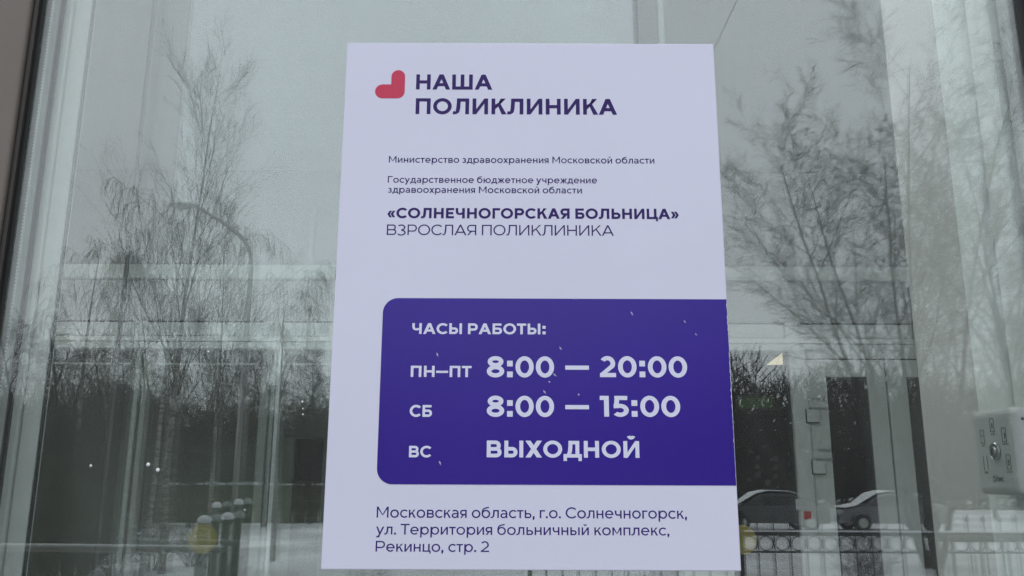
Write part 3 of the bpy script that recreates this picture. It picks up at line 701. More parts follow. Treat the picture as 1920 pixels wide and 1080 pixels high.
def text_mesh(name, s, w, O, U, Vv, Nn, width, height, m, parent, track=0.0, depth=0.00025):
    """O origin (baseline start), U/V unit vectors of the face, N its outward normal"""
    prims, tot = lay_text(s, w, track)
    sx = width / tot
    mb = MB(); O = Vector(O); U = Vector(U); Vv = Vector(Vv); Nn = Vector(Nn)
    for idx, (kind, pl) in enumerate(prims):
        lift = depth * 0.4 + (idx % 5) * depth * 0.12
        P = lambda q_: O + U * (q_[0] * sx) + Vv * (q_[1] * height) + Nn * lift
        if kind == 'poly':
            pts = [P(q_) for q_ in pl[0]]
            # face outwards
            nrm = (pts[1] - pts[0]).cross(pts[2] - pts[1])
            f = list(range(len(pts)))
            if nrm.dot(Nn) < 0: f = f[::-1]
            mb.add(pts, [tuple(f)])
        else:
            a, b = pl; k = len(a)
            pts = [P(q_) for q_ in a] + [P(q_) for q_ in b]
            fs = []
            for i in range(k - 1):
                f = (i, i + 1, i + 1 + k, i + k)
                nrm = (pts[f[1]] - pts[f[0]]).cross(pts[f[3]] - pts[f[0]]) + (pts[f[3]] - pts[f[2]]).cross(pts[f[1]] - pts[f[2]])
                fs.append(f if nrm.dot(Nn) >= 0 else f[::-1])
            mb.add(pts, fs)
    return mb.build(name, m, parent), sx / height

# ================================================================== THE NOTICE
SY = -0.0042        # front face of the board
tl, tr, bl, br = at(650, 80, SY), at(1337, 82, SY), at(603, 1068, SY), at(1391, 1071, SY)
sx0 = (tl.x + bl.x) / 2; sx1_ = (tr.x + br.x) / 2; sz1 = (tl.z + tr.z) / 2; sz0 = (bl.z + br.z) / 2
print('SIGN', tl, tr, bl, br, 'W', sx1_ - sx0, 'H', sz1 - sz0)
sign = empty('opening_hours_notice', ((sx0 + sx1_) / 2, SY, sz0), 'white clinic notice with violet opening hours box fixed on the glass', 'sign')
MB().box(sx0, sx1_, SY, -0.0012, sz0, sz1).build('panel', M['panel'], sign, 0.0008, segs=1)
for z_ in (sz0 + .01, sz1 - .03): box('mounting_tape', M['paper'], sign, sx0 + .01, sx1_ - .01, -0.0011, -0.0002, z_, z_ + .02)
FN = (0, -1, 0)
def line(s, xa_, xb_, top, base, w, m, name='lettering', track=0.0, lift=0.0, hscale=1.0):
    a = at(xa_, base, SY); b = at(xb_, base, SY); t = at(xa_, top, SY)
    zc = (a.z + b.z) / 2
    o, ratio = text_mesh(name, s, w, (a.x, SY - lift, zc), (1, 0, 0), (0, 0, 1), FN, b.x - a.x, (t.z - a.z) * hscale, m, sign, track)
    print('ratio %.2f %s' % (ratio, s))
    return o
line('НАША', 780, 923, 139.7, 168, .225, M['ink'])
line('ПОЛИКЛИНИКА', 779, 1157, 185, 214.5, .225, M['ink'])
line('Министерство здравоохранения Московской области', 729, 1227, 293.6, 305.8, .150, M['ink'], track=.02)
line('Государственное бюджетное учреждение', 727, 1119.5, 331, 343.2, .150, M['ink'], track=.02)
line('здравоохранения Московской области', 727, 1091, 349.8, 362, .150, M['ink'], track=.02)
line('«СОЛНЕЧНОГОРСКАЯ БОЛЬНИЦА»', 726, 1273, 390.6, 410, .235, M['ink'])
line('ВЗРОСЛАЯ ПОЛИКЛИНИКА', 725, 1151, 421.7, 441.2, .120, M['ink'])
# violet hours box with rounded left corners and a slightly chipped right edge
bx0 = (at(717, 600, SY).x + at(708, 860, SY).x) / 2
bzt, bzb = at(1000, 560, SY).z, at(1000, 909, SY).z
rr = 0.0165
pts = []
for k in range(9): t = R(90 + 90 * k / 8); pts.append((bx0 + rr + rr * math.cos(t), bzt - rr + rr * math.sin(t)))
for k in range(9): t = R(180 + 90 * k / 8); pts.append((bx0 + rr + rr * math.cos(t), bzb + rr + rr * math.sin(t)))
n_ = 60
for k in range(n_ + 1):
    chip = 0.0001 + (0.0009 * random.random() ** 2 if random.random() < .6 and 2 < k < n_ - 1 else 0)
    pts.append((sx1_ - .0006 - chip, bzb + (bzt - bzb) * k / n_))
vb = MB().prism([(x, SY - .00035, z_) for x, z_ in pts], (0, .0003, 0)).build('hours_box', M['violet'], sign)
vl = .00045
line('ЧАСЫ РАБОТЫ:', 772.7, 1023, 606.5, 626.7, .225, M['ink_white'], lift=vl)
line('ПН—ПТ', 770, 884, 686, 707, .225, M['ink_white'], lift=vl)
line('СБ', 768, 810, 759.4, 781.6, .225, M['ink_white'], lift=vl)
line('ВС', 766.7, 808.5, 836, 857.5, .225, M['ink_white'], lift=vl)
for top, base, second, xs2, xe2 in ((668.5, 707.5, '20:00', 1125, 1289), (742.5, 781.5, '15:00', 1125, 1276)):
    line('8:00', 912.6, 1039, top, base, .225, M['ink_white'], lift=vl)
    line('—', 1060, 1104.5, top, base, .225, M['ink_white'], lift=vl)
    line(second, xs2, xe2, top, base, .225, M['ink_white'], lift=vl)
line('ВЫХОДНОЙ', 912.5, 1199, 826.5, 858, .235, M['ink_white'], lift=vl)
line('Московская область, г.о. Солнечногорск,', 706, 1288, 951, 971.5, .135, M['ink_violet'], track=.01)
line('ул. Территория больничный комплекс,', 705, 1255, 983, 1003, .135, M['ink_violet'], track=.01)
line('Рекинцо, стр. 2', 704, 917, 1014.5, 1034.5, .135, M['ink_violet'], track=.01)
# rose heart-like logo
def sp(px, py): p = at(px, py, SY); return (p.x, p.z)
lx, lz = sp(702.7, 184.2); rx_, tz = sp(760, 131.7); jx, jz = sp(733.5, 158.4)
r1 = (rx_ - jx) / 2; r2 = (jz - lz) / 2; r3 = r1 * 1.05
hp = []
for k in range(13): t = R(180 - 180 * k / 12); hp.append((jx + r1 + r1 * math.cos(t), tz - r1 + r1 * math.sin(t)))
for k in range(9): t = R(0 - 90 * k / 8); hp.append((rx_ - r3 + r3 * math.cos(t), lz + r3 + r3 * math.sin(t)))
for k in range(13): t = R(270 - 180 * k / 12); hp.append((lx + r2 + r2 * math.cos(t), lz + r2 + r2 * math.sin(t)))
hp.append((jx, jz))
MB().prism([(x, SY - .0002, z_) for x, z_ in hp], (0, .00018, 0)).build('heart_logo', M['rose'], sign)

# ================================================================== DOOR CONTROL BOX ON THE REVEAL
FX = 0.552
fa = atx(1826, 850, FX); fb = atx(1908, 850, FX)      # far and near edges of the face
fzt = atx(1862, 766, FX).z; fzb = atx(1872, 928, FX).z
ctl = empty('door_control', (WX, (fa.y + fb.y) / 2, fzb), 'grey plastic automatic door selector with round key lock and symbols', 'door control')
hb = MB().box(FX, WX - .0005, fb.y, fa.y, fzb, fzt).build('housing', M['plastic_grey'], ctl, 0.009, segs=5)
hb.data.polygons.foreach_set('use_smooth', [False] * len(hb.data.polygons))
U_, V_, N_ = (0, -1, 0), (0, 0, 1), (-1, 0, 0)
def fp(px, py): return atx(px, py, FX)
kc = fp(1867.5, 846)
kr = (fp(1867, 829).z - fp(1867, 864).z) / 2
MB().lathe([(kr, 0), (kr, -.0015), (kr * .86, -.003), (kr * .8, -.0025), (kr * .5, -.0025), (kr * .42, -.0045), (kr * .1, -.0045)], (FX, kc.y, kc.z), 'X', 28).build('key_lock', M['steel'], ctl)
MB().box(FX - .0052, FX - .0046, kc.y - kr * .06, kc.y + kr * .06, kc.z - kr * .35, kc.z + kr * .25).build('key_slot', M['seam'], ctl)
def symbol(px, py, hpx, kind):
    c_ = fp(px, py); hh = hpx / 155 * (fzt - fzb) / 2; ww = hh * .52; t_ = hh * .07
    mb = MB(); x0_, x1_ = FX - .0004, FX - .0001
    mb.box(x0_, x1_, c_.y - ww, c_.y - ww + t_, c_.z - hh, c_.z + hh); mb.box(x0_, x1_, c_.y + ww - t_, c_.y + ww, c_.z - hh, c_.z + hh)
    if kind != 'open':
        mb.box(x0_, x1_, c_.y - ww + t_, c_.y + ww - t_, c_.z - hh, c_.z - hh + t_); mb.box(x0_, x1_, c_.y - ww + t_, c_.y + ww - t_, c_.z + hh - t_, c_.z + hh)
    if kind in ('auto', 'close', 'part'):
        off = {'auto': 0, 'close': 0, 'part': -.3}[kind] * ww
        mb.prism([(x1_, c_.y + off + ww * .35, c_.z - hh * .1), (x1_, c_.y + off - ww * .35, c_.z - hh * .1), (x1_, c_.y + off, c_.z + hh * .35)], (-.0003, 0, 0))
        mb.prism([(x1_, c_.y + off + ww * .35, c_.z - hh * .2), (x1_, c_.y + off - ww * .35, c_.z - hh * .2), (x1_, c_.y + off, c_.z - hh * .6)], (-.0003, 0, 0))
    if kind == 'off':
        mb.box(x0_, x1_, c_.y - ww * .3, c_.y + ww * .3, c_.z - t_ / 2, c_.z + t_ / 2); mb.box(x0_, x1_, c_.y - t_ / 2, c_.y + t_ / 2, c_.z, c_.z + hh * .35)
    mb.build('symbol', M['black_print'], ctl)
symbol(1842, 819, 25, 'off'); symbol(1860, 797, 25, 'auto'); symbol(1882.5, 815, 26, 'part'); symbol(1848.5, 868, 26, 'open'); symbol(1891.5, 866, 26, 'close')
def ctext(s, pxa, pxb, py_t, py_b, w):
    a = fp(pxa, py_b); b = fp(pxb, py_b); t_ = fp(pxa, py_t)
    text_mesh('lettering', s, w, (FX, a.y, a.z), U_, V_, N_, a.y - b.y, t_.z - a.z, M['black_print'], ctl, depth=.0003)
ctext('OFF', 1841, 1847.5, 834, 837.5, .18); ctext('AUTO', 1858, 1866, 813, 816.5, .18); ctext('PARTIAL', 1880, 1892, 831, 834.5, .18)
ctext('OPEN', 1846.5, 1854.5, 884, 888, .22); ctext('CLOSE', 1888, 1899, 882.5, 886.5, .2)
ctext('Ditec', 1863.5, 1883, 892, 903, .22)
MB().lathe([(.0016, 0), (.0012, -.001)], (FX + .010, fb.y - .0001, fzt - .014), 'Y', 10).build('screw', M['seam'], ctl)

# ================================================================== DROPS ON THE GLASS AND FALLING SNOW
dg = 'water drops on the glass'
for i, (px, py, r, lab) in enumerate([(170.5, 873, 3.0, 'single round drop far to the left on the glass'), (278, 871, 4.2, 'larger drop left in the pair of drops on the glass'), (296, 881, 4.2, 'lower right drop of the pair on the glass'),
        (567, 753, 2.6, 'uppermost of the three tiny drops left of the notice'), (568, 766, 1.6, 'middle one of the three tiny drops left of the notice'), (568, 777, 2.0, 'lowest of the three tiny drops left of the notice'),
        (391, 659, 2.4, 'small drop alone high on the glass in front of the birch'), (459, 956, 1.8, 'small drop low on the glass by the snow capped posts')]):
    c_ = at(px, py, 0); r_ = r * .00050
    o = MB().lathe([(r_, 0), (r_ * .92, -r_ * .3), (r_ * .6, -r_ * .55), (r_ * .15, -r_ * .68)], (c_.x, -.0001, c_.z), 'Y', 12).build('water_drop', M['drop'], smooth=True)
    tag(o, lab, 'drop', dg)
fl = MB()
for px, py, Y, ang, ln in [(1185, 588, -.10, 30, 9), (820, 665, -.12, 15, 8), (1051, 653, -.14, 35, 7), (1040, 703, -.16, 50, 8), (1021, 735, -.15, 35, 8), (825, 868, -.2, 25, 7), (1284, 603, -.10, 30, 6), (1305, 627, -.1, 40, 5), (1085, 740, -.2, 10, 4), (1080, 560, -.2, 10, 3), (1030, 716, -.3, 20, 3)]:
    c_ = at(px, py, Y); k = .00050; a_r = R(ang)
    d_ = Vector((math.sin(a_r), 0, -math.cos(a_r))) * ln * k * .5
    mid = c_
    fl.tube(mid - d_, mid, .0002, (.00085), 6); fl.tube(mid, mid + d_, (.00085), .0002, 6)
snf = bpy.data.materials.new('snowflake'); snf.use_nodes = True
b_ = snf.node_tree.nodes['Principled BSDF']; b_.inputs['Base Color'].default_value = (.85, .87, .95, 1); b_.inputs['Alpha'].default_value = 0.30; b_.inputs['Roughness'].default_value = .8
tag(fl.build('falling_snow', snf), 'fine snow flakes falling in front of the notice', 'snow', kind='stuff')

# ================================================================== OUTSIDE, MIRRORED IN THE GLASS
def tubes(name, segs, m, parent, sides=3):
    """segs: array rows p0(3) p1(3) r0 r1 -> one mesh, vectorised"""
    s = np.asarray(segs, dtype=np.float64); n = len(s)
    p0, p1, r0, r1 = s[:, 0:3], s[:, 3:6], s[:, 6], s[:, 7]
    d = p1 - p0; d /= np.linalg.norm(d, axis=1)[:, None] + 1e-9
    ref = np.where(np.abs(d[:, 2:3]) < .9, np.array([[0, 0, 1.]]), np.array([[1., 0, 0]]))
    a = np.cross(d, ref); a /= np.linalg.norm(a, axis=1)[:, None] + 1e-9
    b = np.cross(d, a)
    V = np.zeros((n, 2 * sides, 3))
    for i in range(sides):
        t = 2 * math.pi * i / sides; o = a * math.cos(t) + b * math.sin(t)
        V[:, i] = p0 + o * r0[:, None]; V[:, sides + i] = p1 + o * r1[:, None]
    base = (np.arange(n) * 2 * sides)[:, None]
    F = np.concatenate([np.stack([base[:, 0] + i, base[:, 0] + (i + 1) % sides, base[:, 0] + sides + (i + 1) % sides, base[:, 0] + sides + i], 1)[:, None, :] for i in range(sides)], 1).reshape(-1, 4)
    me = bpy.data.meshes.new(name)
    me.vertices.add(V.size // 3); me.vertices.foreach_set('co', V.reshape(-1))
    me.loops.add(F.size); me.loops.foreach_set('vertex_index', F.reshape(-1).astype(np.int32))
    me.polygons.add(len(F)); me.polygons.foreach_set('loop_start', np.arange(0, F.size, 4, dtype=np.int32)); me.polygons.foreach_set('loop_total', np.full(len(F), 4, dtype=np.int32))
    me.materials.append(m); me.update(); me.validate()
    o = bpy.data.objects.new(name, me); COL.objects.link(o); o.parent = parent
    return o

def unit(v):
    l = math.sqrt(v[0]**2 + v[1]**2 + v[2]**2) + 1e-9
    return (v[0]/l, v[1]/l, v[2]/l)

def grow(out, rd, p, d, L, r, level, maxl, P):
    """bends a limb along its length and sets side shoots on it; out: lists of segments per level"""
    n = P['seg'][level]; step = L / n; pts = [p]; rad = [r]
    for i in range(n):
        g_ = P['grav'][level]
        d = unit((d[0] + rd.gauss(0, P['wob'][level]), d[1] + rd.gauss(0, P['wob'][level]), d[2] + rd.gauss(0, P['wob'][level]) * .6 + g_ * (1 + P.get('acc', 0) * i / n)))
        q_ = (p[0] + d[0] * step, p[1] + d[1] * step, p[2] + d[2] * step)
        if q_[2] < 0.2: break
        r2 = max(P['rmin'], r * (1 - (i + 1) / n * P['taper'][level]))
        out[level].append((*p, *q_, rad[-1], r2)); p = q_; pts.append(p); rad.append(r2)
    if level >= maxl: return
    m = len(pts) - 1
    if m < 1: return
    k = P['kids'][level]; cnt = int(k + rd.random())
    for j in range(cnt):
        f = P['first'][level] + (1 - P['first'][level]) * (j + rd.random()) / cnt
        i = min(m - 1, int(f * m)); t = f * m - i
        a, b = pts[i], pts[i + 1]
        c = tuple(a[x] + (b[x] - a[x]) * t for x in range(3))
        dd = unit(tuple(b[x] - a[x] for x in range(3)))
        ang = R(P['ang'][level] * (0.7 + .6 * rd.random())); az_ = rd.random() * 2 * math.pi
        w_ = (math.cos(az_), math.sin(az_), 0.0)
        dot = sum(w_[x] * dd[x] for x in range(3)); w_ = unit(tuple(w_[x] - dot * dd[x] for x in range(3)))
        nd = tuple(dd[x] * math.cos(ang) + w_[x] * math.sin(ang) for x in range(3))
        ln = L * P['ratio'][level] * (0.6 + .6 * rd.random()) * (1 - P['short'][level] * f)
        grow(out, rd, c, nd, ln, max(P['rmin'], rad[i] * P['rr'][level]), level + 1, maxl, P)

BIRCH = dict(seg=[12, 9, 7, 9, 5], grav=[.03, -.02, -.14, -.34, -.4], wob=[.03, .07, .12, .08, .08], taper=[.93, .88, .8, .5, .4], kids=[18, 9, 7, 1.8], first=[.35, .15, .12, .2],
             ang=[38, 34, 45, 30], ratio=[.42, .40, 1.0, .5], short=[.45, .3, .2, .2], rr=[.30, .42, .45, .7], rmin=.0024, acc=.6)
UPRIGHT = dict(seg=[14, 9, 7, 6, 4], grav=[.03, .05, .03, .0, -.06], wob=[.015, .05, .07, .09, .12], taper=[.95, .9, .8, .6, .4], kids=[30, 9, 5, 1.3], first=[.12, .12, .12, .2],
             ang=[30, 22, 26, 34], ratio=[.44, .45, .55, .5], short=[.66, .3, .2, .2], rr=[.30, .42, .45, .7], rmin=.0026)
FAN = dict(seg=[10, 9, 7, 6, 4], grav=[.015, .03, .02, .0, -.02], wob=[.03, .055, .075, .09, .11], taper=[.85, .88, .8, .6, .5], kids=[16, 13, 9, 4.5], first=[.08, .10, .12, .15],
           ang=[32, 34, 38, 40], ratio=[.58, .40, .42, .5], short=[.50, .45, .2, .2], rr=[.42, .36, .45, .7], rmin=.0024)
BUSHY = dict(seg=[8, 6, 5, 4], grav=[.02, .02, .0, .0], wob=[.05, .12, .18, .2], taper=[.85, .8, .7, .5], kids=[30, 11, 7], first=[.1, .12, .1],
             ang=[40, 42, 48], ratio=[.40, .45, .55], short=[.6, .3, .2], rr=[.4, .5, .6], rmin=.0045)

def tree(name, label, loc, H, r, P, seed, bark='bark', group=None, stems=1, lean=(0, 0), maxl=None, spread=.3):
    rd = random.Random(seed)
    maxl = maxl if maxl is not None else len(P['seg']) - 1
    out = [[] for _ in range(maxl + 1)]
    for s in range(stems):
        a = 2 * math.pi * s / stems + rd.random()
        k = spread * rd.uniform(.5, 1.1) if stems > 1 else 0
        d = unit((lean[0] + math.cos(a) * k, lean[1] + math.sin(a) * k, 1))
        grow(out, rd, (math.cos(a) * .12 * (stems > 1), math.sin(a) * .12 * (stems > 1), -.1), d, H * rd.uniform(.85, 1.0) if stems > 1 else H, r, 0, maxl, P)
    t = empty(name, loc, label, 'tree', group)
    tubes('trunk', out[0], M[bark], t, 7)
    if maxl >= 1: tubes('limb', out[1], M['bark'], t, 4)['kind'] = 'stuff'
    sg = [s_ for lv in out[2:] for s_ in lv]
    if sg: tubes('twigs', sg, M['twig'], t, 3)['kind'] = 'stuff'
    print(name, 'segments', [len(x) for x in out])
    return t

TG = 'bare trees mirrored in the glass'
def place(px, D): p = mirrored(px, 900, D); return (p.x, -D, GZ)
tree('birch_tree', 'tall slender birch with upright shoots mirrored left of the notice', place(318, 17.5), 11.0, .085, UPRIGHT, 3, 'birch_bark', TG, lean=(-.02, 0))
tree('birch_tree', 'weeping birch with long hanging twigs in front of the tall slender birch', place(280, 15.5), 7.0, .06, BIRCH, 14, 'birch_bark', TG, lean=(.06, 0))
tree('birch_tree', 'second slender birch with upright shoots close behind the tall one', place(400, 21), 8.8, .065, UPRIGHT, 9, 'birch_bark', TG, lean=(-.02, 0))
tree('birch_tree', 'smaller weeping birch mirrored close to the left edge of the notice', place(520, 20), 6.6, .07, BIRCH, 11, 'birch_bark', TG, lean=(.05, 0))
tree('birch_tree', 'arching birch mirrored at the far left by the white frame', place(150, 18), 7.2, .08, BIRCH, 21, 'birch_bark', TG, lean=(-.05, 0))
tree('broad_tree', 'big broad bare tree with fanning stems mirrored right of the notice', place(1735, 19), 11.6, .07, FAN, 5, 'bark', TG, stems=5, spread=.27, lean=(-.02, 0))
tree('broad_tree', 'bare tree with slanting stems mirrored over the white reveal', place(1960, 23), 11.6, .10, FAN, 8, 'bark', TG, stems=3, spread=.25)
# middle distance
bush0 = tree('leafless_tree', 'leafless bushy tree farther back at the left', place(100, 34), 8.0, .13, BUSHY, 31, 'bark', 'leafless trees behind the snow')
k = 0
spots = [(190, 33, .85), (270, 36, .95), (360, 34, .8), (430, 38, .9), (500, 35, .85), (585, 37, .9), (640, 34, .7), (730, 38, .9), (860, 40, .9), (1000, 40, .8), (1120, 41, .9), (1250, 44, .8), (1390, 47, .65), (1470, 50, .6), (1560, 48, .75), (1640, 50, .8), (1760, 47, .8), (1860, 46, .9), (1960, 47, .9), (20, 37, 1.0), (-80, 36, .9), (60, 44, 1.1), (230, 45, 1.0), (330, 46, 1.0), (470, 47, 1.0), (560, 48, 1.0)]
for px, D, s in spots:
    c_ = copy_tree(bush0); c_.location = place(px, D); c_.rotation_euler = (0, 0, k * 1.7); c_.scale = (s * 1.1, s * 1.1, s)
    c_['label'] = 'leafless bushy tree in the row behind the snow'; c_['group'] = 'leafless trees behind the snow'
    k += 1

# dark spruces behind
def spruce(seed):
    rd = random.Random(seed)
    t = empty('spruce_tree', (0, 0, 0), 'dark spruce in the belt behind the leafless trees', 'tree', 'dark spruces at the back')
    tubes('trunk', [(0, 0, -.1, 0, 0, 9, .16, .02)], M['bark'], t, 6)
    V, F = [], []
    for i in range(2600):
        f = rd.random() ** 1.1; z_ = .5 + 8.6 * f; rad_ = (1 - f) * 2.0 + .08
        a = rd.random() * 6.283; rr_ = rad_ * math.sqrt(rd.random()); s_ = .14 + .22 * rd.random()
        c_ = Vector((math.cos(a) * rr_, math.sin(a) * rr_, z_ - rr_ * .35))
        u = Vector((math.cos(a), math.sin(a), -.4)) * s_; v_ = Vector((-math.sin(a), math.cos(a), rd.uniform(-.5, .5))) * s_ * .35
        n0 = len(V); V += [c_ - v_, c_ + u, c_ + v_]; F.append((n0, n0 + 1, n0 + 2))
    mb = MB(); mb.add(V, F); mb.build('needles', M['needle'], t)['kind'] = 'stuff'
    return t
s0 = spruce(1)
sp_ = [(40, 52, .62), (120, 55, .7), (200, 53, .6), (285, 56, .62), (350, 54, .55), (430, 55, .72), (480, 53, .78), (540, 56, .72), (600, 55, .6), (680, 56, .7), (780, 58, .7), (900, 57, .7), (1030, 58, .6), (1160, 58, .6), (1290, 60, .5), (1400, 60, .5), (1480, 61, .5), (1560, 60, .58), (1640, 62, .55), (1720, 60, .6), (1800, 62, .6), (1880, 60, .6), (1960, 60, .6), (-40, 54, .7), (-120, 54, .8)]
for i, (px, D, s) in enumerate(sp_):
    c_ = s0 if i == 0 else copy_tree(s0)
    c_.location = place(px, D); c_.scale = (s * 1.7, s * 1.7, s * .8); c_.rotation_euler = (0, 0, i * 2.1)

# forest belt far behind: reads as one mass
fb = []
rd = random.Random(77)
for i in range(52000):
    x = rd.uniform(-85, 85); y = -rd.uniform(62, 80)
    top = 7.6 + 3.2 * min(1, max(0, (x - 4) / 8)) + 1.1 * math.sin(x * .13) + .8 * math.sin(x * .41 + 2) + .5 * math.sin(x * 1.1)
    f = rd.random() ** .8; z0_ = top * f
    ln_ = rd.uniform(.5, 1.4); w_ = .17 * (1 - f) ** .7 + .016
    fb.append((x, y, z0_ * .95, x + rd.gauss(0, .45), y, z0_ * .95 + ln_, w_, w_ * .5))
forest = tubes('forest_belt', fb, M['bark'], None, 3)
tag(forest, 'dark band of forest at the far end of the snow', 'forest', kind='stuff')

# long board fence with snow on top
fz1 = mirrored(400, 909, 38).z; FD = 38.0
wf = empty('board_fence', (mirrored(500, 900, FD).x, -FD, GZ), 'long olive board fence with snow along its top', 'fence')
xa0, xa1 = mirrored(262, 900, FD).x, mirrored(1375, 900, FD).x
nb = 46; wbd = (xa1 - xa0) / nb
bm0 = None
for i in range(nb):
    x = xa0 + i * wbd
    if bm0 is None:
        bm0 = MB().box(x + .015, x + wbd - .015, -FD - .03, -FD + .03, GZ, fz1).build('board', M['olive'], wf); X0 = x
    else:
        c_ = bm0.copy(); COL.objects.link(c_); c_.parent = wf; c_.location = (x - X0, .012 * ((i * 5) % 3), 0)
sm = MB()
for i in range(nb):
    x = xa0 + i * wbd; hh = .05 + .09 * random.random()
    if random.random() < .85: sm.box(x + .001, x + wbd - .001, -FD - .09, -FD + .09, fz1 + .002, fz1 + hh)
sm.build('snow_cap', M['snow'], wf, .03)

# parked cars
def car(label, px, D, paint, length=4.3, rz=0.0, snow=True):
    t = empty('parked_car', place(px, D), label, 'car', 'cars parked beyond the fence', rz)
    o_ = Vector(t.location)
    L = length; s_ = L / 4.3
    prof = [(-2.12, .32), (-2.15, .62), (-2.05, .80), (-1.55, .92), (-1.20, .98), (-.62, 1.40), (-.2, 1.47), (.55, 1.45), (1.0, 1.36), (1.62, .99), (1.98, .95), (2.12, .80), (2.14, .40), (2.05, .30)]
    def section(yy, shrink=0.0, zs=1.0):
        return [(o_.x + x * s_, o_.y + yy, o_.z + (z_ if z_ < .95 else .95 + (z_ - .95) * zs)) for x, z_ in prof]
    mb = MB(); rings = [section(-.80 , zs=.1), section(-.84, zs=.05), section(-.72, zs=.92), section(-.5), section(.5), section(.72, zs=.92), section(.84, zs=.05), section(.80, zs=.1)]
    rings = [section(-.82, zs=.02), section(-.70, zs=.93), section(-.45), section(.45), section(.70, zs=.93), section(.82, zs=.02)]
    vs = [p_ for r_ in rings for p_ in r_]; k_ = len(prof); fs = []
    for j in range(len(rings) - 1):
        for i in range(k_): fs.append((j*k_+i, j*k_+(i+1) % k_, (j+1)*k_+(i+1) % k_, (j+1)*k_+i))
    fs += [tuple(range(k_))[::-1], tuple((len(rings)-1)*k_ + i for i in range(k_))]
    mb.add(vs, fs); mb.build('body', paint, t, .03)
    for sy_ in (-1, 1):
        for wxs in ((-1.0, -.60, -.12), (-.06, .04, .62), (.68, .70, 1.30)):
            a_1, b_1, c_1 = wxs
            y0_ = sy_ * .815; y1_ = sy_ * .735
            q_ = [(a_1 if a_1 > -.99 else -1.02, 1.0, y0_), (c_1, 1.0, y0_), (c_1 - (.32 if c_1 > 1.2 else 0), 1.32, y1_), ((-.62 if a_1 < -.9 else a_1), 1.33, y1_)]
            MB().prism([(o_.x + p_[0] * s_, o_.y + p_[2], o_.z + p_[1]) for p_ in q_], (0, sy_ * .02, 0)).build('window', M['car_glass'], t)
        for wx_ in (-1.35, 1.32):
            w_ = empty_part('wheel', t)
            MB().lathe([(.31, -.09), (.33, -.05), (.33, .05), (.31, .09)], (o_.x + wx_ * s_, o_.y + sy_ * .80, o_.z + .33), 'Y', 20).build('tyre', M['rubber'], w_)
            MB().lathe([(.20, -.095), (.19, .095)], (o_.x + wx_ * s_, o_.y + sy_ * .80, o_.z + .33), 'Y', 14).build('rim', M['spacer'], w_)
        MB().box(o_.x + 2.06 * s_, o_.x + 2.17 * s_, o_.y + sy_ * .48, o_.y + sy_ * .78, o_.z + .64, o_.z + .78).build('headlight', M['lamp_glass'], t, .02)
    if snow:
        sn = [(-1.9, .93), (-1.5, 1.0), (-1.22, 1.06), (-.66, 1.46), (-.2, 1.56), (.55, 1.54), (.98, 1.44), (1.5, 1.08), (1.9, 1.02), (2.0, .95)]
        lo = [(x, z_ - .05) for x, z_ in sn][::-1]
        MB().prism([(o_.x + x * s_, o_.y - .62, o_.z + z_) for x, z_ in sn + lo], (0, 1.24, 0)).build('snow_cover', M['snow'], t, .03)
    return t
def empty_part(name, parent):
    o = bpy.data.objects.new(name, None); COL.objects.link(o); o.parent = parent; o.empty_display_size = .1
    return o
car('dark snow topped car mirrored just right of the notice', 1440, 34, M['car_dark'])
car('silver snow covered car mirrored over the white doors', 1660, 34, M['car_silver'], rz=0)
car('silver car mirrored behind the notice corner', 1300, 35, M['car_silver'])

# ornamental iron fence, 8 m off
FY = 8.0
def fzz(py): return mirrored(1450, py, FY).z
zt_, zr1, zr2 = fzz(962), fzz(1001), fzz(1035)
gap = abs(mirrored(1437, 1015, FY).x - mirrored(1406.5, 1015, FY).x)
cx0 = mirrored(1406.5, 1015, FY).x
bar_data = None
def fence_section(i0, n, label):
    xs0 = cx0 + i0 * gap
    f = empty('iron_fence', (xs0, -FY, GZ), label, 'fence', 'sections of the black iron fence')
    x1_ = xs0 + n * gap
    MB().box(xs0 - gap/2, x1_ - gap/2, -FY - .016, -FY + .016, zr1 - .018, zr1 + .018).build('rail', M['iron'], f)
    MB().box(xs0 - gap/2, x1_ - gap/2, -FY - .012, -FY + .012, zr2 - .009, zr2 + .009).build('rail', M['iron'], f)
    MB().box(xs0 - gap/2, x1_ - gap/2, -FY - .016, -FY + .016, GZ + .22, GZ + .25).build('rail', M['iron'], f)
    MB().box(xs0 - gap/2, x1_ - gap/2, -FY - .02, -FY + .02, zr1 + .019, zr1 + .035).build('snow_cap', M['snow'], f)
    for i in range(n):
        x = xs0 + i * gap; zc = (zr1 - .018 + zr2 + .009) / 2; r_ = min(gap * .43, (zr1 - zr2 - .03) / 2)
        mb = MB(); pts_ = [(x + r_ * math.cos(R(t)), -FY, zc + r_ * math.sin(R(t))) for t in range(0, 361, 20)]
        mb.path(pts_, .0075, 4).build('ring', M['iron'], f)
        xb_ = x - gap / 2
        mb = MB().tube((xb_, -FY, GZ), (xb_, -FY, zr1 - .019), .0085, .0085, 5)
        mb.tube((xb_, -FY, zr1 + .019), (xb_, -FY, zt_ - .09), .008, .008, 5).tube((xb_, -FY, zt_ - .09), (xb_, -FY, zt_ - .06), .008, .024, 5).tube((xb_, -FY, zt_ - .06), (xb_, -FY, zt_), .024, .002, 5)
        mb.build('picket', M['iron'], f)
    MB().box(xs0 - gap/2 - .025, xs0 - gap/2 + .025, -FY - .026, -FY + .026, GZ, zt_ + .03).build('post', M['iron'], f)
    return f
fence_section(-13, 13, 'black iron fence section with rings mirrored behind the notice')
fence_section(0, 12, 'black iron fence section with rings and spear tips mirrored right of the notice')
fence_section(12, 12, 'black iron fence section with rings mirrored at the far right')

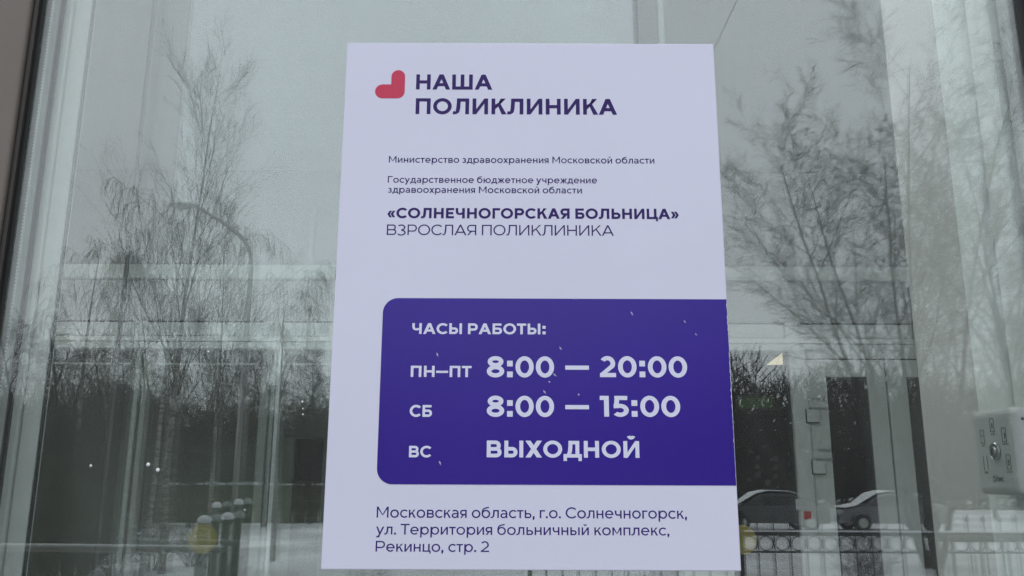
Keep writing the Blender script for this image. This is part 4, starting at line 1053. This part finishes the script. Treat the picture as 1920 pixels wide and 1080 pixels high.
# snow capped bollards and the snowy handrail at the left
BG = 'snow capped green posts at the left'
for px, top, w_, D, lab in ((382, 980, 22, 7.2, 'leftmost and lowest of the snow capped green posts'), (406, 952, 15, 9.0, 'slim snow capped green post, second from the left'), (426, 974, 20, 7.4, 'third snow capped green post from the left'), (447, 946, 15, 9.4, 'rightmost and tallest of the snow capped green posts')):
    p = mirrored(px, top, D); r_ = w_ / 2 / 1600 * (D + .93)
    b0 = empty('bollard', (p.x, -D, GZ), lab, 'bollard', BG)
    MB().tube((p.x, -D, GZ), (p.x, -D, p.z), r_, r_, 14).build('post', M['green_paint'], b0)
    MB().lathe([(r_ * 1.05, 0), (r_ * 1.15, .02), (r_ * .9, .05), (r_ * .3, .065)], (p.x, -D, p.z + .001), 'Z', 14).build('snow_cap', M['snow'], b0, smooth=True)
HD = 2.6
hz_ = mirrored(200, 1031, HD).z
hx0_, hx1_ = mirrored(-700, 1031, HD).x, mirrored(412, 1031, HD).x
hr = empty('handrail', ((hx0_ + hx1_) / 2, -HD, FZ), 'steel porch handrail with a line of snow on top', 'handrail')
MB().tube((hx0_, -HD, hz_ + .012), (hx1_, -HD, hz_ - .002), .011, .011, 10).build('rail', M['steel'], hr)
MB().tube((hx0_, -HD, hz_ + .024), (hx1_, -HD, hz_ + .010), .0075, .0075, 6).build('snow_line', M['snow'], hr)
for x in (hx0_ + .02, hx0_ + 1.0, hx1_ - .02):
    MB().tube((x, -HD, FZ - .001), (x, -HD, hz_ + (.0 if x > -1 else .002) - .011), .014, .014, 10).build('post', M['steel'], hr)
hz2_ = mirrored(1850, 1011, HD).z
hx2_, hx3_ = mirrored(1762, 1011, HD).x, mirrored(2300, 1011, HD).x
hr2 = empty('handrail', ((hx2_ + hx3_) / 2, -HD, FZ), 'dark porch handrail with thin bars mirrored at the far right', 'handrail')
MB().tube((hx2_, -HD, hz2_), (hx3_, -HD, hz2_), .013, .013, 10).build('rail', M['green_paint'], hr2)
MB().tube((hx2_, -HD, FZ + .15), (hx3_, -HD, FZ + .15), .010, .010, 8).build('rail', M['green_paint'], hr2)
x = hx2_ + .05
while x < hx3_:
    MB().tube((x, -HD, FZ), (x, -HD, hz2_ - .011), .006, .006, 6).build('bar', M['green_paint'], hr2); x += .11

# low hedge of bare shrubs before the snow, left
SHRUB = dict(seg=[6, 5, 4], grav=[.0, .0, 0], wob=[.12, .18, .2], taper=[.7, .7, .5], kids=[9, 6], first=[.15, .1], ang=[34, 42], ratio=[.5, .5], short=[.4, .2], rr=[.6, .6], rmin=.0035)
def shrub(label, loc, H, seed, stems=22):
    rd = random.Random(seed); out = [[], [], []]
    for s in range(stems):
        a = rd.random() * 6.283; k_ = rd.uniform(.1, .75)
        grow(out, rd, (math.cos(a) * .15, math.sin(a) * .15, -.05), unit((math.cos(a) * k_, math.sin(a) * k_, 1)), H * rd.uniform(.6, 1), .012, 0, 2, SHRUB)
    t = empty('bare_shrub', loc, label, 'shrub', 'bare shrubs in the snow')
    tubes('stems', out[0], M['bark'], t, 4)['kind'] = 'stuff'
    tubes('twigs', out[1] + out[2], M['twig'], t, 3)['kind'] = 'stuff'
    return t
sh = shrub('bare shrub growing out of the snow', place(80, 12), 2.6, 3)
for i, (px, D, s) in enumerate([(110, 12.5, 1.0), (150, 16, .8), (20, 11.5, 1.0), (230, 17, .55), (300, 18, .5), (100, 14.5, 1.0), (-30, 12, 1.1), (180, 18, .8), (370, 19, .45), (440, 15, .22), (700, 11, .3), (1610, 15, .42), (160, 17, 1.1), (60, 17, 1.2)]):
    c_ = copy_tree(sh); c_.location = place(px, D); c_.scale = (s * 1.1, s * 1.1, s); c_.rotation_euler = (0, 0, i * 1.3)

# gooseneck street lamp among the birches
LD = 14.0
pb = mirrored(442, 900, LD); pt = mirrored(432, 500, LD); ph = mirrored(352, 384, LD); pm = mirrored(405, 425, LD)
sl = empty('street_lamp', (pb.x, -LD, GZ), 'thin curved street lamp mirrored among the birches', 'street lamp')
MB().tube((pb.x, -LD, GZ), (pb.x, -LD, pt.z), .055, .045, 10).build('pole', M['steel'], sl)
arc = []
for k in range(13):
    t = k / 12
    a_, b_2, c_2, d_2 = Vector((pb.x, -LD, pt.z)), Vector((pb.x, -LD, pt.z + (ph.z - pt.z) * .5)), Vector((pb.x + (ph.x - pb.x) * .45, -LD, ph.z - (ph.z - pt.z) * .28)), Vector((ph.x + .12, -LD, ph.z))
    arc.append(a_ * (1-t)**3 + b_2 * 3*t*(1-t)**2 + c_2 * 3*t*t*(1-t) + d_2 * t**3)
MB().path(arc, .036, 8).build('arm', M['steel'], sl)
hd = empty_part('lamp_head', sl)
MB().lathe([(.02, 0), (.10, .05), (.12, .22), (.09, .42), (.02, .48)], (ph.x - .32, -LD, ph.z), 'X', 14, sy=.5).build('housing', M['wall_grey'], hd, smooth=True)
MB().lathe([(.07, 0), (.085, .1), (.06, .24)], (ph.x - .22, -LD, ph.z - .035), 'X', 12, sy=.6).build('lens', M['lamp_glass'], hd, smooth=True)

# overhead cable
c0, c1 = mirrored(1392, -20, 9), mirrored(1322, 128, 14)
cb = MB(); 
e0 = c0 + (c0 - c1) * 1.2; e1 = c1 + (c1 - c0) * 1.0
cb.tube(e0, e1, .0055, .0055, 5)
tag(cb.build('overhead_cable', M['iron']), 'thin overhead cable mirrored above the notice corner', 'cable')

# ------------------------------------------------------------------ labels for the rows of trees and shrubs
UNITS = 'first second third fourth fifth sixth seventh eighth ninth tenth eleventh twelfth thirteenth fourteenth fifteenth sixteenth seventeenth eighteenth nineteenth twentieth'.split()
def ordinal(i): return UNITS[i] if i < 20 else 'twenty-' + UNITS[i - 20]
for grp, txt in (('leafless trees behind the snow', 'leafless bushy tree, %s from the left in the row behind the snow'),
                 ('dark spruces at the back', 'dark spruce, %s from the left in the belt behind the leafless trees'),
                 ('bare shrubs in the snow', 'bare shrub in the snow, %s from the left')):
    row = [o for o in SC.objects if o.parent is None and o.get('group') == grp]
    row.sort(key=lambda o: o.location.x / (abs(o.location.y) + .93))
    for i, o in enumerate(row): o['label'] = txt % ordinal(i)
